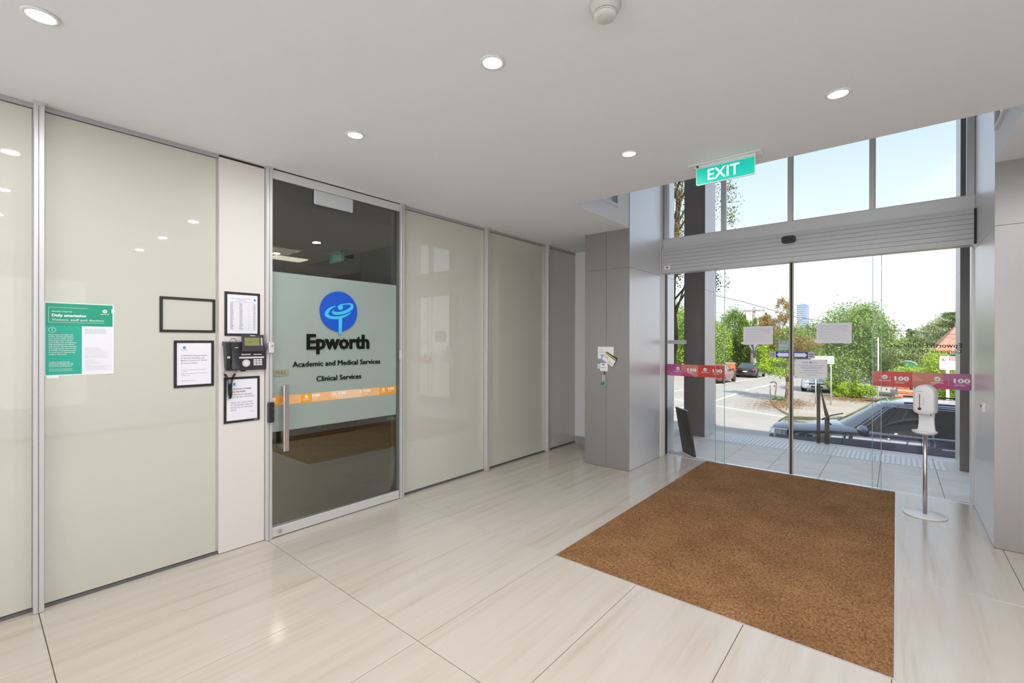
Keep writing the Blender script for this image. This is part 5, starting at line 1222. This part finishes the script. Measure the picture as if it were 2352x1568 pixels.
# house, fences, brick steps -------------------------------------------
hz_ = thing('red_roofed_house', 'house with terracotta tiled roof behind the shrubs on the right', 'house', (3.2, 33, gz(33)))
mb = MB(); mb.add([(1.35, 31, .95), (6.0, 31, .95), (6.0, 35, 2.9), (2.9, 35, 2.9), (1.35, 31, .90), (6.0, 31, .90), (6.0, 37, .9), (1.35, 37, .9)], [(0, 1, 2, 3), (0, 3, 7), (4, 7, 6, 5), (0, 4, 5, 1), (3, 2, 6, 7)]); mb.build('roof', m_roof, hz_)
mb = MB()
for k in range(14):
    x = 1.5+k*.22; xt = 2.9+(x-1.35)*.69; mb.tube([(x, 30.98, .965), (xt, 34.98, 2.92)], .035, 5)
mb.build('roof_tile_ridge', m_roof, hz_, kind='stuff')
B(1.30, 6, 30.90, 30.99, .83, .93).build('gutter', m_hgreen, hz_)
B(1.75, 6, 31.2, 36.5, gz(33), .9).build('house_wall', mat('cream_wall', (.60, .52, .38), .8), hz_)
B(1.42, 1.52, 31.0, 31.1, gz(31), .85).build('verandah_post', mat('maroon_paint', (.12, .02, .015), .6), hz_)
B(1.30, 6.0, 31.0, 31.08, .70, .84).build('fascia_board', MATS['maroon_paint'], hz_)
gr = thing('green_gable', 'small green curved gable with white capping among the shrubs', 'roof', (.55, 29, -1.5))
pts = [(.30, .30), (.72, .28)]+[(.72-.16*(1-cos(a)), .28+.28*sin(a)) for a in np.linspace(.1, 1.5, 6)]+[(.50, .58), (.30, .58)]
pts = [(.30, .34), (.74, .31), (.71, .42), (.64, .50), (.54, .56), (.42, .58), (.30, .58)]
MB().prism(pts, (0, 28.4, 0), RX, UZ, (0, 1, 0), .12).build('gable_panel', m_hgreen, gr)
MB().tube([(.29, 28.4, .60), (.42, 28.4, .60), (.55, 28.4, .575), (.66, 28.4, .51), (.74, 28.4, .40)], .018, 6).build('capping', mat('capping_cream', (.70, .62, .52), .6), gr)
B(.38, .46, 28.42, 28.5, gz(28.4), .34).build('gable_post', m_hgreen, gr)
dk = thing('green_umbrella', 'dark green domed cover just above the printed band', 'cover', (1.0, 23, gz(23)))
MB().lathe([(0, -.10), (.18, -.14), (.26, -.22), (.27, -.34)], (.76, 22.5, 0), seg=16).build('dome', mat('dome_green', (.01, .08, .06), .6), dk)
MB().tube([(.76, 22.5, -.34), (.76, 22.5, gz(22.5))], .02, 6).build('dome_post', m_hgreen, dk)
bw_, bh_ = .22, .072
def bricks(par, x0, x1, y0, y1, z0, rows, off0=0):
    for r in range(rows):
        x = x0-(bw_+.012)*.5*((r+off0) % 2); zz = z0+r*(bh_+.012)
        while x < x1-.02:
            a, b = max(x, x0), min(x+bw_, x1)
            if b-a > .03: B(a, b, y0, y1, zz, zz+bh_, b=.004).build('brick', m_brick, par)
            x += bw_+.012
st = thing('brick_steps', 'orange brick steps and low pier behind the roof of the navy wagon', 'steps', (.3, 20.5, gz(20)))
for k, (xa, yy) in enumerate(((-.13, 19.6), (-.04, 20.0), (.04, 20.4))):
    zt_ = -.43+k*.115; B(xa+.01, .62, yy+.02, 21.2, gz(20)-.2, zt_-.005).build('step_core', m_mortar, st)
    bricks(st, xa, .62, yy, yy+.35, zt_-bh_, 1, k)
bricks(st, .03, .34, 20.9, 21.2, -.14, 5)
B(.04, .33, 20.92, 21.19, -.3, .26).build('pier_core', m_mortar, st)
wl_ = thing('brick_garden_wall', 'low red brick wall right of the dispenser head outside', 'wall', (1.0, 20.6, gz(20)))
B(.87, 1.25, 20.05, 20.28, gz(20)-.2, -.33).build('wall_core', m_mortar, wl_); bricks(wl_, .86, 1.27, 20.0, 20.3, -.47, 2)
B(.87, 1.0, 20.45, 20.68, gz(20)-.2, .2).build('wall_core', m_mortar, wl_); bricks(wl_, .86, 1.02, 20.4, 20.7, -.36, 7)
fw = thing('brick_fence', 'orange brick front fence behind the parked cars on the left', 'fence', (-12.5, 44, gz(44)))
for xa, xb, yy in ((-12.25, -11.4, 45.5),):
    B(xa+.03, xb-.03, yy+.02, yy+.3, gz(yy)-.2, gz(yy)+1.35).build('fence_core', m_brick, fw); B(xa, xb, yy, yy+.32, gz(yy)+1.35, gz(yy)+1.43, b=.01).build('coping', m_mortar, fw)
fw2 = thing('brick_fence', 'dark red brick fence between the black sedan and the street tree', 'fence', (-11, 66, gz(66)))
for xa, xb in ((-12.6, -11.9), (-11.5, -10.7)): B(xa, xb, 66, 66.4, gz(66)-.2, gz(66)+1.5, b=.02).build('fence_panel', m_brick, fw2)
B(-20, -6, 66.5, 66.7, gz(66)-.2, gz(66)+1.1).build('fence_board', m_bark2, fw2)
fw3 = thing('brick_fence', 'orange brick fence at the foot of the tree in the left gap', 'fence', (-18, 47, gz(47)))
B(-19.5, -16.8, 47, 47.3, gz(47)-.2, gz(47)+1.45, b=.02).build('fence_panel', m_brick, fw3); B(-19.5, -16.8, 46.95, 47.35, gz(47)+1.45, gz(47)+1.55, b=.02).build('coping', m_mortar, fw3)

# poles, wires, signs ---------------------------------------------------
PY = 54.0; kx = PY/47
pz = lambda z: 1.494+(z-1.494)*kx
pp = thing('power_pole', 'wooden power pole with crossarm and insulators above the trees', 'pole', (-10.12*kx, PY, gz(PY)))
MB().tube([(-10.35*kx, PY, gz(PY)-.2), (-10.12*kx, PY, pz(4.68))], [.19, .13], 10).build('pole', m_woodp, pp)
B(-10.98*kx, -9.20*kx, PY-.2, PY-.12, pz(4.28), pz(4.41), b=.01).build('crossarm', m_woodp, pp)
for x in (-10.9, -10.62, -9.95, -9.35): MB().lathe([(.03, 0), (.035, .05), (.02, .08), (.03, .11), (0, .13)], (x*kx, PY-.16, pz(4.41)), seg=8).build('insulator', m_woodp, pp)
MB().tube([(-10.6*kx, PY-.2, pz(4.3)), (-10.15*kx, PY-.2, pz(3.9))], .025, 5).build('brace', m_woodp, pp)
wr = thing('power_line', 'black overhead service wire crossing the sky from upper left', 'wire', (-3, 30, 3))
P0, P1 = Vector((-9.6, 30, 4.66)), Vector((3.6, 30, 1.75))
ctl = [(-9.6, 4.66), (-8.73, 4.374), (-7.226, 3.938), (-4.293, 2.87), (-1.829, 2.34), (.018, 2.05), (2.141, 1.842), (3.6, 1.75)]
MB().tube([(x, 30, z) for x, z in ctl], .016, 6).build('wire', m_wire, wr)
wr2 = thing('power_line', 'thin faint wire left of the power pole', 'wire', (-12, 47, 4))
MB().tube([(-16, 47, 4.75), (-13, 47, 4.25), (-11.0, 47, 4.30)], .012, 5).build('wire', m_wire, wr2)
sg1 = thing('street_sign', 'grey backs of two traffic signs on a thin pole near the white car', 'sign', (-2.2, 24.6, gz(24.6)+.1))
MB().tube([(-2.215, 24.6, gz(24.6)+.1), (-2.215, 24.6, .86)], .025, 10).build('pole', m_signg, sg1)
B(-2.53, -2.09, 24.56, 24.58, .50, .86, b=.006).build('square_plate', m_signg, sg1)
MB().prism([(-3.02, .58), (-2.86, .86), (-2.50, .86), (-2.33, .58), (-2.33, .30), (-3.02, .30)], (0, 24.4, 0), RX, UZ, (0, 1, 0), .02).build('shaped_plate', m_signg, sg1)
MB().prism(rrect(-2.95, -2.38, .10, .58, .05), (0, 24.38, 0), RX, UZ, (0, 1, 0), .015).build('white_plate', mat('plate_cream', (.62, .60, .50), .5), sg1)
mb = MB(); z0, z1, xa, xb = .14, .56, -2.92, -2.41
mb.box(xa, xb, 24.375, 24.38, z1-.012, z1).box(xa, xa+.012, 24.375, 24.38, z0, z1).box(xb-.012, xb, 24.375, 24.38, z0, z1); mb.build('red_border', m_red, sg1)
mb = MB(); txt(mb, 'P', (-2.62, 24.37, .48), RX, UZ, .05); bars(mb, (-2.72, 24.37, .49), RX, UZ, .16, 1, .03, .01, 4, (.2, .3)); mb.build('plate_text', m_inkg, sg1)
MB().tube([(-2.76, 24.42, gz(24)+.1), (-2.76, 24.42, .40)], .025, 8).build('pole', m_signg, sg1)
lp_ = thing('light_pole', 'pale slim pole standing in front of the large round tree', 'pole', (-.45, 20, gz(20)))
MB().tube([(-.475, 20, gz(20)), (-.475, 20, .70), (-.475, 20, 1.65)], .022, 8).build('pole', m_signg, lp_)
ps = thing('parking_sign', 'white no stopping and permit zone parking sign at the right edge of the glass', 'sign', (1.06, 17, gz(17)))
MB().tube([(1.063, 17.03, gz(17)), (1.063, 17.03, .9)], .036, 12).build('pole', m_signw, ps)
MB().prism(rrect(.897, 1.32, .742, 1.108, .03), (0, 17, 0), RX, UZ, NY, .006).build('sign_plate', m_signw, ps)
mb = MB(); n = 28; c_ = (.975, 1.010)
ro = [(c_[0]+cos(2*pi*k/n)*.047, c_[1]+sin(2*pi*k/n)*.050) for k in range(n)]; ri = [(c_[0]+cos(2*pi*k/n)*.038, c_[1]+sin(2*pi*k/n)*.041) for k in range(n)]
mb.add([(a, 16.993, b) for a, b in ro+ri], [(k, (k+1) % n, n+(k+1) % n, n+k) for k in range(n)])
mb.prism([(c_[0]-.030, c_[1]+.026), (c_[0]-.024, c_[1]+.032), (c_[0]+.030, c_[1]-.026), (c_[0]+.024, c_[1]-.032)], (0, 16.994, 0), RX, UZ, NY, .001)
mb.box(1.09, 1.31, 16.992, 16.994, .985, 1.045).box(.935, .955, 16.992, 16.994, .758, .778).box(.96, 1.03, 16.992, 16.994, .764, .771).box(1.14, 1.30, 16.992, 16.994, .764, .771)
mb.build('red_print', m_red, ps)
mb = MB(); txt(mb, 'S', (.955, 16.9915, .988), RX, UZ, .045, .038, bold=.03); mb.box(1.068, 1.071, 16.992, 16.994, .75, 1.10); mb.build('black_print', m_ink, ps)
mb = MB(); txt(mb, 'ZONE', (1.10, 16.9905, .995), RX, UZ, .036, .19, bold=.03); mb.build('zone_text', m_signw, ps)
mb = MB(); txt(mb, 'PERMIT', (1.09, 16.9915, 1.062), RX, UZ, .026, .20, bold=.03); mb.build('permit_text', m_red, ps)
bh = thing('bicycle_hoop', 'silver hoop post with a red marker standing left of the street tree', 'bicycle rack', (-4.55, 25, gz(25)+.1))
xh, yh = -4.60, 25.4; pts = [(xh+.05, yh, gz(25)+.1)]+[(xh-.02+.09*cos(a), yh+.25*cos(a), -.62+.14*sin(a)) for a in np.linspace(0, pi, 9)]+[(xh-.10, yh-.25, gz(25)+.1)]
MB().tube(pts, .035, 8).build('hoop', m_chrome, bh); B(xh+.02, xh+.07, yh-.05, yh-.02, -.72, -.64).build('red_marker', m_red, bh)
for i, (x, y) in enumerate(((-4.42, 25.0), (-4.12, 24.75))):
    t = thing('ground_plant', ('small round grey-green plant under the bicycle hoop', 'small round grey-green plant beside the tree trunk')[i], 'plant', (x, y, gz(y)+.1))
    leaves('foliage', [(x, y, gz(y)+.18, .14, .14, .10)], 500, .035, leafmat('sage_leaf_%d' % i, [(.15, .26, .12), (.30, .42, .24), (.22, .34, .18)]), t, shell=(.2, 1))

# city towers -----------------------------------------------------------
tx0, tx1 = -57.3, -51.0
tk = thing('distant_tower', 'tall blue glass office tower rising beyond the trees', 'building', (-54, 400, -20))
B(tx0, tx1, 400, 412, -20, 29).build('tower_body', m_tower, tk)
mb = MB()
for k in range(26): mb.box(tx0-.1, tx1+.1, 399.8, 400, -10+k*1.5, -9.5+k*1.5)
mb.build('floor_band', m_tower2, tk, kind='stuff')
mb = MB()
for k in range(7): mb.box(tx0+k*1.03, tx0+k*1.03+.16, 399.75, 399.9, -10, 29)
mb.build('facade_fin', m_tower2, tk, kind='stuff')
B(tx0+1.5, tx1-2, 402, 410, 29, 30.2).build('plant_room', m_tower2, tk)
tk2 = thing('distant_tower', 'lower grey blue building with sloping top, left of the tall tower', 'building', (-77, 400, -20))
MB().prism([(-81.2, -20), (-73.0, -20), (-73.0, 16.4), (-75.5, 18.9), (-79.5, 18.9), (-81.2, 17.5)], (0, 400, 0), RX, UZ, (0, 1, 0), 10).build('tower_body', m_tower, tk2)
mb = MB()
for k in range(12): mb.box(-81.2, -73, 399.8, 400, 1+k*1.4, 1.4+k*1.4)
mb.build('floor_band', m_tower2, tk2, kind='stuff')
# garden backdrop hedge rows, so that no bare horizon shows between the trees
for i, (x, y, rx, rz, zc_, lab) in enumerate(((-26, 72, 9, 2.6, -.6, 'long far hedge of trees on the left horizon'), (-4.5, 80, 4.5, 2.4, -.6, 'far trees closing the end of the side street'), (3.5, 52, 3.6, 1.7, -.2, 'far garden trees behind the house'), (-14, 70, 4, 2.6, -.4, 'far trees behind the black sedan'), (0.9, 47, 1.9, 1.6, -.2, 'dark shrubs beyond the large round tree'))):
    tree('background_trees', lab, (x, y, gz(y)), (x, y, 0), .2, m_bark2, [(x+rx*u, y, zc_, rx*.45, 1.5, rz) for u in (-.7, -.35, 0, .35, .7)], [('foliage', 5000, .16, l_dark if i % 2 == 0 else l_green, None), ('foliage', 2500, .15, l_green, None)], cat='trees', br=2)
